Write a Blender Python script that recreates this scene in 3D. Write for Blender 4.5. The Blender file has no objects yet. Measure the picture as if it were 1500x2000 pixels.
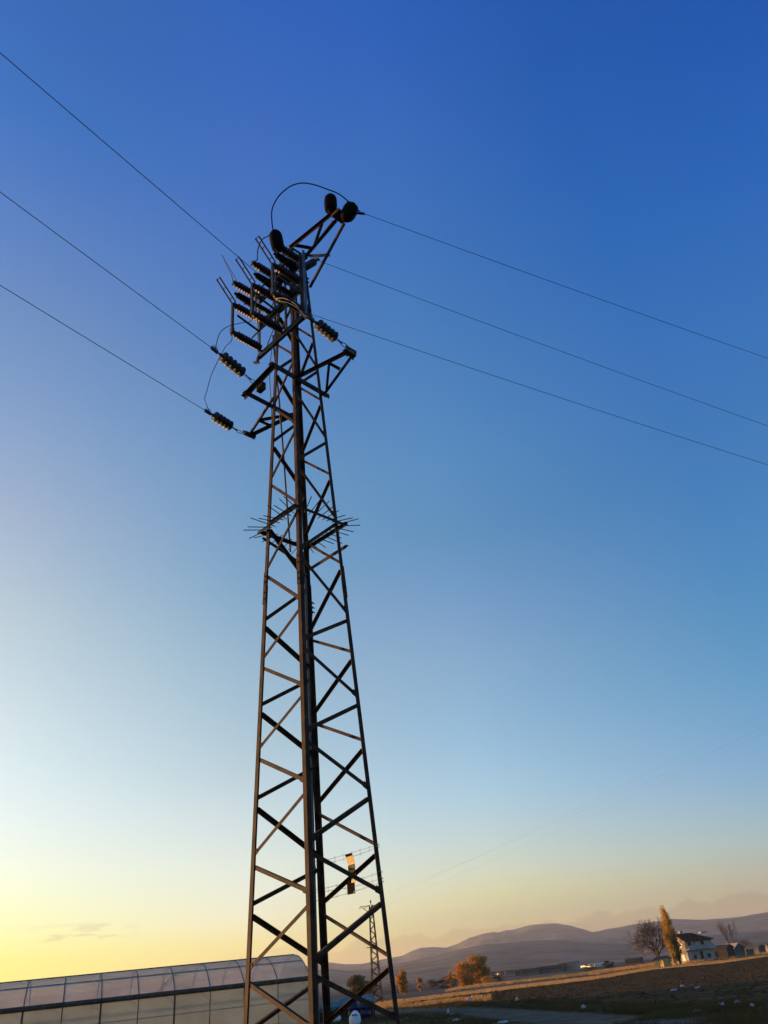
import bpy, math, random
import numpy as np
from mathutils import Vector, Matrix, noise

# ------------------------------------------------------------------ camera, sky, sun, exposure
SC = bpy.context.scene
COL = SC.collection
CAMH = 1.6
F, PITCH, ROLL = 1527.09, math.radians(31.004), math.radians(-5.782)
FW = np.array([0, math.cos(PITCH), math.sin(PITCH)]); _up0 = np.array([0, -math.sin(PITCH), math.cos(PITCH)]); _rt0 = np.array([1.0, 0, 0])
RT = _rt0*math.cos(ROLL) + _up0*math.sin(ROLL)
UP = -_rt0*math.sin(ROLL) + _up0*math.cos(ROLL)
CAMP = np.array([0, 0, CAMH])
cam_d = bpy.data.cameras.new('camera'); cam = bpy.data.objects.new('camera', cam_d); COL.objects.link(cam)
cam_d.sensor_fit = 'VERTICAL'; cam_d.sensor_height = 36.0; cam_d.lens = F/2000*36.0
cam_d.clip_start = 0.1; cam_d.clip_end = 30000
cam.matrix_world = Matrix(((RT[0], UP[0], -FW[0], 0), (RT[1], UP[1], -FW[1], 0), (RT[2], UP[2], -FW[2], CAMH), (0, 0, 0, 1)))
SC.camera = cam

SUN_AZ, SUN_EL = math.radians(-66), math.radians(3.2)      # azimuth from +Y towards +X
SUN_DIR = Vector((math.sin(SUN_AZ)*math.cos(SUN_EL), math.cos(SUN_AZ)*math.cos(SUN_EL), math.sin(SUN_EL)))
sun_d = bpy.data.lights.new('sun', 'SUN'); sun = bpy.data.objects.new('sun', sun_d); COL.objects.link(sun)
sun_d.energy = 2.6; sun_d.angle = math.radians(0.5); sun_d.color = (1.0, 0.55, 0.22)
sun.rotation_mode = 'QUATERNION'; sun.rotation_quaternion = SUN_DIR.to_track_quat('Z', 'Y')

W = bpy.data.worlds.new('World'); SC.world = W; W.use_nodes = True
wn, wl = W.node_tree.nodes, W.node_tree.links
wn.clear()
w_out = wn.new('ShaderNodeOutputWorld'); w_bg = wn.new('ShaderNodeBackground')
sky = wn.new('ShaderNodeTexSky'); sky.sky_type = 'NISHITA'; sky.sun_disc = False
sky.sun_elevation = SUN_EL; sky.sun_rotation = SUN_AZ
sky.altitude = 900; sky.air_density = 1.0; sky.dust_density = 1.0; sky.ozone_density = 2.0
w_bg.inputs['Strength'].default_value = 0.15
def wmath(op, a, b=None, c=None):
    n = wn.new('ShaderNodeMath'); n.operation = op
    for i, v in enumerate((a, b, c)):
        if v is None: continue
        if isinstance(v, (int, float)): n.inputs[i].default_value = v
        else: wl.new(v, n.inputs[i])
    return n.outputs[0]
def wsmooth(v, lo, hi):
    n = wn.new('ShaderNodeMapRange'); n.interpolation_type = 'SMOOTHSTEP'
    wl.new(v, n.inputs[0]); n.inputs[1].default_value = lo; n.inputs[2].default_value = hi
    return n.outputs[0]
def wmix(f, a, b, mode='MIX'):
    n = wn.new('ShaderNodeMix'); n.data_type = 'RGBA'; n.blend_type = mode; n.clamp_result = False
    for sck, v in ((n.inputs[0], f), (n.inputs[6], a), (n.inputs[7], b)):
        if isinstance(v, (int, float)): sck.default_value = v
        elif isinstance(v, tuple): sck.default_value = (*v, 1)
        else: wl.new(v, sck)
    return n.outputs[2]
w_tc = wn.new('ShaderNodeTexCoord'); w_sep = wn.new('ShaderNodeSeparateXYZ'); wl.new(w_tc.outputs['Generated'], w_sep.inputs[0])
w_el = wmath('MULTIPLY', wmath('ARCSINE', w_sep.outputs[2]), 180/math.pi)            # elevation, degrees
w_az = wmath('MULTIPLY', wmath('ARCTAN2', w_sep.outputs[0], w_sep.outputs[1]), 180/math.pi)   # azimuth from +Y
w_m = wmath('COSINE', wmath('SUBTRACT', wmath('ARCTAN2', w_sep.outputs[0], w_sep.outputs[1]), SUN_AZ))
# how strongly the evening air colours the clear sky, by elevation: towards the sun, beside it, away from it
TINT = {'near': [(0.0, 1.817, 2.262, 0.644), (2.4, 1.817, 2.149, 0.695), (3.2, 2.049, 2.111, 0.855), (5.1, 2.582, 2.332, 1.504), (7.9, 3.42, 2.714, 2.147), (10.8, 3.828, 2.989, 2.493), (13.9, 4.095, 3.219, 2.611), (17.0, 4.358, 3.331, 2.605), (23.5, 4.503, 3.405, 2.6), (30.2, 4.14, 3.178, 2.818), (36.8, 3.252, 2.977, 3.102), (43.3, 2.519, 2.704, 3.294), (49.3, 1.808, 2.445, 3.727), (55.0, 0.972, 2.196, 3.993), (60.1, 0.817, 2.028, 4.057)], 'mid': [(0.0, 2.498, 2.279, 1.689), (2.9, 2.708, 2.336, 1.794), (4.3, 3.078, 2.496, 2.451), (7.3, 3.579, 2.769, 2.506), (10.4, 3.681, 2.865, 2.532), (13.7, 3.514, 2.858, 2.481), (20.6, 3.286, 2.968, 2.625), (27.8, 2.629, 2.871, 2.903), (35.1, 2.326, 2.906, 3.212), (55.6, 1.21, 2.314, 4.462), (64.1, 0.679, 2.038, 4.733)], 'side': [(0.0, 2.067, 1.72, 1.894), (3.1, 2.303, 1.932, 1.875), (4.2, 2.996, 2.329, 1.805), (5.6, 3.358, 2.641, 2.286), (7.8, 3.381, 2.824, 2.717), (10.8, 3.121, 2.979, 3.029), (15.5, 2.939, 2.995, 3.048), (19.5, 3.027, 2.986, 3.026), (23.1, 2.748, 2.869, 3.151), (29.0, 1.876, 2.763, 3.175), (34.2, 1.89, 2.947, 3.595), (44.9, 1.388, 2.701, 4.054), (54.7, 1.066, 2.428, 4.617), (63.0, 0.608, 2.063, 4.997)], 'away': [(0.0, 1.877, 1.739, 2.535), (2.1, 1.977, 1.788, 2.524), (2.9, 2.091, 1.737, 2.098), (4.2, 2.103, 1.94, 2.369), (5.5, 2.057, 2.144, 2.683), (7.5, 1.898, 2.177, 2.74), (9.5, 1.681, 2.138, 2.896), (12.3, 1.504, 2.195, 2.828), (15.2, 1.309, 2.24, 2.83), (19.0, 1.115, 2.264, 2.907), (23.1, 1.02, 2.228, 3.112), (30.1, 0.889, 2.185, 3.345), (36, 0.829, 2.186, 3.718), (41, 0.692, 2.176, 3.951), (46, 0.498, 2.064, 4.151), (50, 0.411, 1.979, 4.244), (54, 0.319, 1.869, 4.305), (57.5, 0.308, 1.765, 4.238), (61, 0.318, 1.753, 4.321)], 'far': [(0.0, 1.877, 1.739, 2.535), (2.1, 1.977, 1.788, 2.524), (2.9, 2.091, 1.737, 2.098), (4.2, 2.103, 1.94, 2.369), (5.5, 2.057, 2.144, 2.683), (7.5, 1.898, 2.177, 2.74), (9.5, 1.681, 2.138, 2.896), (12.3, 1.504, 2.195, 2.828), (15.2, 1.309, 2.24, 2.83), (19.0, 1.115, 2.264, 2.907), (23.1, 1.02, 2.228, 3.112), (30.1, 0.889, 2.185, 3.345), (37.8, 0.734, 2.07, 3.802), (46.2, 0.361, 1.747, 4.097), (53.4, 0.205, 1.492, 3.982)]}
w_fac = wmath('DIVIDE', w_el, 90.0)
def tint_ramp(rows):
    n = wn.new('ShaderNodeValToRGB'); cr = n.color_ramp; cr.interpolation = "LINEAR"
    while len(cr.elements) < len(rows): cr.elements.new(0.5)
    for e, (el, r, g, b) in zip(cr.elements, rows): e.position = el/90.0; e.color = (r*0.2, g*0.2, b*0.2, 1)
    wl.new(w_fac, n.inputs[0]); return n.outputs[0]
def wlin(v, lo, hi):
    n = wn.new('ShaderNodeMapRange'); n.interpolation_type = 'LINEAR'; wl.new(v, n.inputs[0]); n.inputs[1].default_value = lo; n.inputs[2].default_value = hi
    return n.outputs[0]
t_mix = wmix(wlin(w_m, -0.36, -0.06), tint_ramp(TINT['far']), tint_ramp(TINT['away']))
t_mix = wmix(wlin(w_m, -0.02, 0.33), t_mix, tint_ramp(TINT['side']))
t_mix = wmix(wlin(w_m, 0.33, 0.58), t_mix, tint_ramp(TINT['mid']))
t_mix = wmix(wlin(w_m, 0.58, 0.80), t_mix, tint_ramp(TINT['near']))
w_col = wmix(1.0, sky.outputs[0], t_mix, 'MULTIPLY')
# thin evening clouds low over the horizon
w_n = wn.new('ShaderNodeTexNoise'); w_n.noise_dimensions = '2D'; w_n.inputs['Scale'].default_value = 1.0; w_n.inputs['Detail'].default_value = 8; w_n.inputs['Roughness'].default_value = 0.62
w_cv = wn.new('ShaderNodeCombineXYZ'); wl.new(wmath('MULTIPLY', w_az, 0.38), w_cv.inputs[0]); wl.new(wmath('MULTIPLY', w_el, 0.35), w_cv.inputs[1]); wl.new(w_cv.outputs[0], w_n.inputs['Vector'])
top = wmath('ADD', wmath('MULTIPLY', wmath('SUBTRACT', w_n.outputs[0], 0.5), 2.0), wmath('ADD', 2.5, wmath('MULTIPLY', w_az, 0.012)))
bank = wmath('MULTIPLY', wsmooth(wmath('SUBTRACT', top, w_el), -0.06, 0.18), wsmooth(w_az, -16.0, -4.0))
w_col = wmix(wmath('MULTIPLY', bank, 0.8), w_col, wmix(1.0, w_col, (0.78, 0.77, 0.82), 'MULTIPLY'))
w_n2 = wn.new('ShaderNodeTexNoise'); w_n2.noise_dimensions = '2D'; w_n2.inputs['Scale'].default_value = 1.0; w_n2.inputs['Detail'].default_value = 5
w_cv2 = wn.new('ShaderNodeCombineXYZ'); wl.new(wmath('MULTIPLY', w_az, 0.5), w_cv2.inputs[0]); wl.new(wmath('MULTIPLY', w_el, 2.2), w_cv2.inputs[1]); wl.new(w_cv2.outputs[0], w_n2.inputs['Vector'])
band = wmath('MULTIPLY', wmath('MULTIPLY', wsmooth(w_el, 3.6, 4.1), wsmooth(w_el, 5.0, 4.4)), wmath('MULTIPLY', wsmooth(w_az, -26, -23), wsmooth(w_az, -17.5, -20)))
w_col = wmix(wmath('MULTIPLY', wmath('MULTIPLY', band, wsmooth(w_n2.outputs[0], 0.48, 0.62)), 0.75), w_col, wmix(1.0, w_col, (0.80, 0.70, 0.80), 'MULTIPLY'))
w_scale = wmix(1.0, w_col, (1.25, 1.25, 1.25), 'MULTIPLY')
wl.new(w_scale, w_bg.inputs['Color'])
wl.new(w_bg.outputs[0], w_out.inputs['Surface'])

SC.view_settings.view_transform = 'Standard'; SC.view_settings.look = 'None'
SC.view_settings.exposure = 2.0; SC.view_settings.gamma = 1.0; SC.view_settings.use_curve_mapping = False
SC.cycles.use_denoising = True
SC.cycles.max_bounces = 6; SC.cycles.volume_bounces = 1; SC.cycles.transparent_max_bounces = 12

# ------------------------------------------------------------------ helpers
def V(*a): return np.array(a, float)
def nz(v): v = np.asarray(v, float); return v/max(np.linalg.norm(v), 1e-9)
def ray(px, py):
    return nz(FW*F + RT*(px-750) + UP*(1000-py))
def ground_pt(px, py, z=0.0):
    d = ray(px, py); t = (z-CAMH)/d[2]; p = CAMP + d*t; return p
def at_range(px, py, R):                 # a point at horizontal distance R
    d = ray(px, py); return CAMP + d*(R/math.hypot(d[0], d[1]))
def tag(o, label=None, cat=None, group=None, kind=None):
    if label: o['label'] = label
    if cat: o['category'] = cat
    if group: o['group'] = group
    if kind: o['kind'] = kind
    return o
def empty(name, loc, label=None, cat=None, group=None):
    o = bpy.data.objects.new(name, None); COL.objects.link(o); o.location = tuple(loc); o.empty_display_size = 0.2
    return tag(o, label, cat, group)

class MB:
    def __init__(s): s.v = []; s.f = []; s.sm = []
    def add(s, vs, fs, smooth=False):
        k = len(s.v); s.v += [tuple(map(float, p)) for p in vs]; s.f += [tuple(i+k for i in f) for f in fs]; s.sm += [smooth]*len(fs)
    def hexa(s, p):      # 8 points: 4 bottom, 4 top
        s.add(p, [(3, 2, 1, 0), (4, 5, 6, 7), (0, 1, 5, 4), (1, 2, 6, 5), (2, 3, 7, 6), (3, 0, 4, 7)])
    def bar(s, P, Q, e1, w1, e2, w2):   # box along PQ, spanning e1*[w1] and e2*[w2] (tuples lo, hi)
        P, Q, e1, e2 = map(lambda x: np.asarray(x, float), (P, Q, e1, e2))
        c = lambda B, a, b: B + e1*a + e2*b
        s.hexa([c(P, w1[0], w2[0]), c(P, w1[1], w2[0]), c(P, w1[1], w2[1]), c(P, w1[0], w2[1]), c(Q, w1[0], w2[0]), c(Q, w1[1], w2[0]), c(Q, w1[1], w2[1]), c(Q, w1[0], w2[1])])
    def angle(s, P, Q, e1, e2, w, t):   # L section, heel on PQ, flanges along e1 and e2 (made square to the bar)
        d = nz(np.asarray(Q)-np.asarray(P)); e1 = nz(e1-d*np.dot(e1, d)); e2 = np.asarray(e2, float); e2 = nz(e2-d*np.dot(e2, d)-e1*np.dot(e2, e1))
        s.bar(P, Q, e1, (0, w), e2, (0, t)); s.bar(P, Q, e1, (0, t), e2, (t+0.0002, w))
    def box(s, c, half, ax=None):
        ax = ax or (V(1, 0, 0), V(0, 1, 0), V(0, 0, 1)); c = np.asarray(c, float)
        s.bar(c-ax[2]*half[2], c+ax[2]*half[2], ax[0], (-half[0], half[0]), ax[1], (-half[1], half[1]))
    def tube(s, pts, r, n=6, cap=True):
        pts = [np.asarray(p, float) for p in pts]; rs = r if hasattr(r, '__len__') else [r]*len(pts)
        ref = None; rings = []
        for i, p in enumerate(pts):
            d = nz(pts[min(i+1, len(pts)-1)] - pts[max(i-1, 0)])
            if ref is None: ref = V(0, 0, 1) if abs(d[2]) < 0.9 else V(1, 0, 0)
            a = nz(np.cross(d, ref)); b = np.cross(d, a); ref = -np.cross(d, a) if False else ref
            rings.append([p + rs[i]*(a*math.cos(2*math.pi*k/n) + b*math.sin(2*math.pi*k/n)) for k in range(n)])
        vs = [q for rg in rings for q in rg]; fs = []
        for i in range(len(pts)-1):
            for k in range(n):
                fs.append((i*n+k, i*n+(k+1) % n, (i+1)*n+(k+1) % n, (i+1)*n+k))
        s.add(vs, fs, n > 4)
        if cap: s.add(rings[0], [tuple(range(n))[::-1]]); s.add(rings[-1], [tuple(range(n))])
    def lathe(s, P, d, prof, n=14):     # prof: (distance along d, radius)
        P = np.asarray(P, float); d = nz(d); a = nz(np.cross(d, V(0, 0, 1) if abs(d[2]) < 0.9 else V(1, 0, 0))); b = np.cross(d, a)
        vs = []
        for (h, r) in prof: vs += [P + d*h + max(r, 1e-4)*(a*math.cos(2*math.pi*k/n)+b*math.sin(2*math.pi*k/n)) for k in range(n)]
        fs = [(i*n+k, i*n+(k+1) % n, (i+1)*n+(k+1) % n, (i+1)*n+k) for i in range(len(prof)-1) for k in range(n)]
        fs += [tuple(range(n))[::-1], tuple(range((len(prof)-1)*n, len(prof)*n))]
        s.add(vs, fs, True)
    def build(s, name, m, parent=None, **k):
        me = bpy.data.meshes.new(name); base = V(0, 0, 0)
        if parent is not None:
            q = parent; 
            while q is not None: base = base + np.array(q.location); q = q.parent
        me.from_pydata([tuple(np.array(p)-base) for p in s.v], [], s.f)
        me.polygons.foreach_set('use_smooth', s.sm); me.validate(); me.update()
        import bmesh
        b = bmesh.new(); b.from_mesh(me); bmesh.ops.recalc_face_normals(b, faces=b.faces); b.to_mesh(me); b.free()
        o = bpy.data.objects.new(name, me); COL.objects.link(o); me.materials.append(m)
        if parent is not None: o.parent = parent
        return tag(o, **k)
def raw_mesh(name, verts, faces, m, parent=None, smooth=False, **k):
    me = bpy.data.meshes.new(name); verts = np.asarray(verts, np.float32)
    faces = np.asarray(faces, np.int32); nf, kk = faces.shape
    me.vertices.add(len(verts)); me.vertices.foreach_set('co', verts.ravel())
    me.loops.add(nf*kk); me.loops.foreach_set('vertex_index', faces.ravel())
    me.polygons.add(nf); me.polygons.foreach_set('loop_start', np.arange(nf, dtype=np.int32)*kk); me.polygons.foreach_set('use_smooth', np.full(nf, smooth))
    me.update(calc_edges=True); me.validate()
    o = bpy.data.objects.new(name, me); COL.objects.link(o); me.materials.append(m)
    if parent is not None: o.parent = parent
    return tag(o, **k)

# ------------------------------------------------------------------ materials
def mat(name, col, rough=0.7, metal=0.0, var=0.25, scale=8.0, col2=None, bump=0.0, bscale=30.0, spec=0.4, trans=0.0, coords='Object', detail=6, contrast=(0.35, 0.65)):
    m = bpy.data.materials.new(name); m.use_nodes = True; n, l = m.node_tree.nodes, m.node_tree.links
    p = n['Principled BSDF']; p.inputs['Roughness'].default_value = rough; p.inputs['Metallic'].default_value = metal; p.inputs['Specular IOR Level'].default_value = spec
    tc = n.new('ShaderNodeTexCoord'); nt = n.new('ShaderNodeTexNoise'); nt.inputs['Scale'].default_value = scale; nt.inputs['Detail'].default_value = detail; nt.inputs['Roughness'].default_value = 0.62
    l.new(tc.outputs[coords], nt.inputs['Vector'])
    cr = n.new('ShaderNodeValToRGB'); cr.color_ramp.elements[0].position, cr.color_ramp.elements[1].position = contrast
    c2 = col2 or tuple(min(1, c*(1+var)) for c in col); c1 = col if col2 else tuple(c*(1-var) for c in col)
    cr.color_ramp.elements[0].color = (*c1, 1); cr.color_ramp.elements[1].color = (*c2, 1)
    l.new(nt.outputs[0], cr.inputs[0]); l.new(cr.outputs[0], p.inputs['Base Color'])
    if bump:
        nb = n.new('ShaderNodeTexNoise'); nb.inputs['Scale'].default_value = bscale; nb.inputs['Detail'].default_value = 8; l.new(tc.outputs[coords], nb.inputs['Vector'])
        b = n.new('ShaderNodeBump'); b.inputs['Strength'].default_value = 1.0; b.inputs['Distance'].default_value = bump; l.new(nb.outputs[0], b.inputs['Height']); l.new(b.outputs[0], p.inputs['Normal'])
    if trans:
        t = n.new('ShaderNodeBsdfTranslucent'); l.new(cr.outputs[0], t.inputs['Color']); mx = n.new('ShaderNodeMixShader'); mx.inputs[0].default_value = trans
        l.new(p.outputs[0], mx.inputs[1]); l.new(t.outputs[0], mx.inputs[2]); l.new(mx.outputs[0], n['Material Output'].inputs['Surface'])
    return m
M = {}
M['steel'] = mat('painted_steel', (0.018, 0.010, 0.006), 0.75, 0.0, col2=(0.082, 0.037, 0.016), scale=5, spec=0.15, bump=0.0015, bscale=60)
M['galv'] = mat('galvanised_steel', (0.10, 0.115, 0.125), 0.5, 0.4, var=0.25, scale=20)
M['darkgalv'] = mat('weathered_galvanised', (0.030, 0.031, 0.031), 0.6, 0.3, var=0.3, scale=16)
M['porcelain'] = mat('brown_porcelain', (0.030, 0.007, 0.002), 0.5, 0.0, var=0.4, scale=10, spec=0.25)
M['discglaze'] = mat('disc_insulator_glaze', (0.014, 0.011, 0.010), 0.55, 0.0, var=0.3, scale=12)
M['black'] = mat('black_polymer', (0.004, 0.004, 0.0045), 0.85, 0.0, var=0.4, scale=10, spec=0.06)
M['wire'] = mat('conductor', (0.012, 0.013, 0.018), 0.7, 0.0, var=0.2, spec=0.15)
M['rod'] = mat('bare_rod', (0.018, 0.018, 0.02), 0.7, 0.0, var=0.3, scale=20, spec=0.2)
M['rail'] = mat('pale_rod', (0.10, 0.085, 0.09), 0.6, 0.1, var=0.2, scale=20)
M['barb'] = mat('barbed_wire_zinc', (0.34, 0.34, 0.34), 0.4, 0.6, var=0.2, scale=20)
M['plate_yellow'] = mat('yellow_plate', (0.24, 0.145, 0.006), 0.5, 0.0, col2=(0.46, 0.29, 0.02), scale=9, spec=0.15)
M['plate_dark'] = mat('dark_plate', (0.008, 0.004, 0.003), 0.8, 0.0, col2=(0.022, 0.011, 0.008), scale=9, spec=0.02)
M['soil'] = mat('bare_soil', (0.06, 0.048, 0.024), 0.95, 0.0, col2=(0.14, 0.108, 0.054), scale=0.8, bump=0.15, bscale=3.0, spec=0.01, detail=9)
M['field'] = mat('ploughed_soil', (0.046, 0.029, 0.012), 0.95, 0.0, col2=(0.14, 0.086, 0.036), scale=0.5, bump=0.18, bscale=2.2, spec=0.01, detail=9)
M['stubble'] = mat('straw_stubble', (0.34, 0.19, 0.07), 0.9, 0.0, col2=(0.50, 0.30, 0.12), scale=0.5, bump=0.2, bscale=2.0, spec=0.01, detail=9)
M['road'] = mat('compacted_gravel', (0.075, 0.068, 0.045), 0.95, 0.0, col2=(0.16, 0.14, 0.095), scale=0.9, bump=0.03, bscale=6.0, spec=0.01, detail=9)
M['plain'] = mat('far_farmland', (0.07, 0.055, 0.04), 0.95, 0.0, col2=(0.20, 0.155, 0.11), scale=0.012, spec=0.01, detail=5, contrast=(0.42, 0.6))
M['hill'] = mat('hill_steppe', (0.055, 0.055, 0.045), 0.95, 0.0, col2=(0.19, 0.165, 0.125), scale=0.010, spec=0.01, detail=8)
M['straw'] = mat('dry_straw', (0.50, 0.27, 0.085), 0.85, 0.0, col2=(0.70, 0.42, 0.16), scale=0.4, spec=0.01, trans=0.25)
M['weed'] = mat('faded_weed', (0.052, 0.045, 0.018), 0.85, 0.0, col2=(0.11, 0.085, 0.034), scale=0.3, spec=0.01, trans=0.2)
M['clod'] = mat('soil_clod', (0.042, 0.027, 0.012), 0.95, 0.0, col2=(0.085, 0.053, 0.024), scale=1.5, spec=0.01)
M['bark'] = mat('bark', (0.07, 0.055, 0.045), 0.9, 0.0, var=0.35, scale=6)
M['twig'] = mat('bare_twig', (0.13, 0.085, 0.065), 0.9, 0.0, var=0.3, scale=4)
M['leaf_orange'] = mat('orange_leaf', (0.36, 0.17, 0.025), 0.7, 0.0, col2=(0.66, 0.34, 0.07), scale=0.9, spec=0.2, trans=0.3)
M['leaf_yellow'] = mat('yellow_leaf', (0.42, 0.23, 0.02), 0.7, 0.0, col2=(0.75, 0.44, 0.06), scale=0.9, spec=0.2, trans=0.3)
M['leaf_olive'] = mat('olive_leaf', (0.07, 0.055, 0.02), 0.7, 0.0, col2=(0.15, 0.105, 0.035), scale=0.9, spec=0.2, trans=0.3)
M['leaf_green'] = mat('dark_green_leaf', (0.018, 0.026, 0.012), 0.7, 0.0, col2=(0.045, 0.055, 0.024), scale=0.9, spec=0.2, trans=0.15)
M['leaf_grey'] = mat('dry_bush_leaf', (0.10, 0.075, 0.055), 0.8, 0.0, col2=(0.18, 0.125, 0.09), scale=0.9, spec=0.2, trans=0.2)
M['wall_white'] = mat('white_render', (0.25, 0.23, 0.20), 0.9, 0.0, col2=(0.47, 0.44, 0.385), scale=0.7, spec=0.1, bump=0.01, bscale=9)
M['wall_far'] = mat('far_render', (0.12, 0.108, 0.09), 0.9, 0.0, var=0.35, scale=0.8, spec=0.1)
M['brickraw'] = mat('raw_block_wall', (0.36, 0.27, 0.19), 0.9, 0.0, var=0.25, scale=1.5)
M['hutwall'] = mat('ochre_wall', (0.42, 0.28, 0.10), 0.9, 0.0, var=0.2, scale=1.5)
M['roof'] = mat('dark_red_tile', (0.055, 0.020, 0.012), 0.9, 0.0, col2=(0.115, 0.043, 0.026), scale=2.5, spec=0.04, bump=0.05, bscale=7)
M['pane'] = mat('dark_window', (0.012, 0.014, 0.018), 0.2, 0.0, var=0.2, spec=0.3)
M['frame'] = mat('window_frame', (0.30, 0.29, 0.27), 0.6, 0.0, var=0.15)
M['metal_roof'] = mat('pale_metal_sheet', (0.55, 0.53, 0.48), 0.5, 0.1, var=0.15, scale=1.0)
M['teal'] = mat('teal_tarpaulin', (0.008, 0.06, 0.06), 0.6, 0.0, col2=(0.03, 0.14, 0.135), scale=2.2, bump=0.06, bscale=3)
M['blue'] = mat('blue_plastic', (0.005, 0.008, 0.05), 0.5, 0.0, var=0.25, scale=3)
M['sack'] = mat('white_woven_sack', (0.74, 0.73, 0.68), 0.7, 0.0, var=0.08, scale=6, bump=0.02, bscale=9)
M['print'] = mat('blue_print', (0.04, 0.11, 0.30), 0.7, 0.0, var=0.2, scale=20)
M['litter'] = mat('white_plastic_film', (0.50, 0.52, 0.53), 0.5, 0.0, var=0.15, scale=7, trans=0.2)
M['timber'] = mat('dark_timber', (0.03, 0.024, 0.02), 0.85, 0.0, var=0.3, scale=5)
M['rib'] = mat('pale_greenhouse_tube', (0.19, 0.16, 0.125), 0.85, 0.0, var=0.2, scale=4, spec=0.1)
M['hoop'] = mat('greenhouse_steel_tube', (0.085, 0.068, 0.048), 0.85, 0.0, var=0.3, scale=4, spec=0.1)
def film(name, col, alpha, tl):
    m = bpy.data.materials.new(name); m.use_nodes = True; n, l = m.node_tree.nodes, m.node_tree.links
    p = n['Principled BSDF']; p.inputs['Roughness'].default_value = 0.5; p.inputs['Specular IOR Level'].default_value = 0.15
    tc = n.new('ShaderNodeTexCoord'); nt = n.new('ShaderNodeTexNoise'); nt.inputs['Scale'].default_value = 0.5; nt.inputs['Detail'].default_value = 7; l.new(tc.outputs['Object'], nt.inputs['Vector'])
    cr = n.new('ShaderNodeValToRGB'); cr.color_ramp.elements[0].position = 0.3; cr.color_ramp.elements[1].position = 0.7
    cr.color_ramp.elements[0].color = (*[c*0.8 for c in col], 1); cr.color_ramp.elements[1].color = (*[min(1, c*1.15) for c in col], 1)
    l.new(nt.outputs[0], cr.inputs[0]); l.new(cr.outputs[0], p.inputs['Base Color'])
    t = n.new('ShaderNodeBsdfTranslucent'); l.new(cr.outputs[0], t.inputs['Color'])
    tr = n.new('ShaderNodeBsdfTransparent'); m1 = n.new('ShaderNodeMixShader'); m1.inputs[0].default_value = tl; m2 = n.new('ShaderNodeMixShader'); m2.inputs[0].default_value = alpha
    l.new(p.outputs[0], m1.inputs[1]); l.new(t.outputs[0], m1.inputs[2]); l.new(m1.outputs[0], m2.inputs[1]); l.new(tr.outputs[0], m2.inputs[2]); l.new(m2.outputs[0], n['Material Output'].inputs['Surface'])
    nb = n.new('ShaderNodeTexNoise'); nb.inputs['Scale'].default_value = 1.2; nb.inputs['Detail'].default_value = 4; l.new(tc.outputs['Object'], nb.inputs['Vector'])
    b = n.new('ShaderNodeBump'); b.inputs['Distance'].default_value = 0.08; l.new(nb.outputs[0], b.inputs['Height']); l.new(b.outputs[0], p.inputs['Normal'])
    return m
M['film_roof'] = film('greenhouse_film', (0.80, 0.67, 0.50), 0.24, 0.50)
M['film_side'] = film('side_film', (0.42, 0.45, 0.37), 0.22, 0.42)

# ------------------------------------------------------------------ setting: ground, fields, road, hills
def disc(name, radii, n, m, z=0.0):
    vs = [(0, 0, z)]; fs = []
    for r in radii: vs += [(r*math.cos(2*math.pi*k/n), r*math.sin(2*math.pi*k/n), z) for k in range(n)]
    me = bpy.data.meshes.new(name)
    for k in range(n): fs.append((0, 1+k, 1+(k+1) % n))
    for i in range(len(radii)-1):
        for k in range(n): fs.append((1+i*n+k, 1+(i+1)*n+k, 1+(i+1)*n+(k+1) % n, 1+i*n+(k+1) % n))
    me.from_pydata(vs, [], fs); me.update(); o = bpy.data.objects.new(name, me); COL.objects.link(o); me.materials.append(m); o['kind'] = 'structure'; return o
disc('ground', (20, 60, 200, 700, 2500, 6500), 64, M['soil'])

def jitter_poly(pts, step, amp, seed):
    random.seed(seed); out = []
    for i in range(len(pts)):
        a, b = np.array(pts[i][:2]), np.array(pts[(i+1) % len(pts)][:2]); L = np.linalg.norm(b-a); n = max(1, min(60, int(L/step))); nn = np.array([-(b-a)[1], (b-a)[0]])/max(L, 1e-6)
        for k in range(n):
            p = a+(b-a)*k/n; out.append(p + nn*amp*(noise.noise(Vector((p[0]*0.21, p[1]*0.21, seed)))+0.5*noise.noise(Vector((p[0]*0.9, p[1]*0.9, seed)))))
    return out
def sheet(name, pts, z, m, step=2.0, amp=0.5, seed=1):
    p = jitter_poly(pts, step, amp, seed); me = bpy.data.meshes.new(name)
    import bmesh
    b = bmesh.new(); b.faces.new([b.verts.new((q[0], q[1], z)) for q in p]); bmesh.ops.triangulate(b, faces=b.faces); bmesh.ops.recalc_face_normals(b, faces=b.faces)
    for f in b.faces:
        if f.normal.z < 0: f.normal_flip()
    b.to_mesh(me); b.free(); o = bpy.data.objects.new(name, me); COL.objects.link(o); me.materials.append(m); o['kind'] = 'structure'; return o
G = lambda *q: [ground_pt(*a)[:2] for a in q]
LOW = G((700, 1970), (787, 1959), (1000, 1932.5), (1167, 1913), (1277, 1894), (1410, 1881.5), (1500, 1868.5))     # near edge of the stubble strip
HIGH = G((700, 1963), (787, 1952), (1000, 1926), (1167, 1906), (1283, 1886.5), (1410, 1876), (1500, 1864))
ROAD_N = G((560, 1988), (680, 1976), (785, 1974), (850, 1970), (920, 1968), (1007, 1973.5), (1130, 1981), (1303, 1989), (1420, 2001), (1560, 2030))
ROAD_F = G((560, 1993), (680, 1983), (785, 1981), (830, 1977), (878, 1977), (957, 1991), (1039, 2000), (1180, 2026), (1400, 2070))
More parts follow.
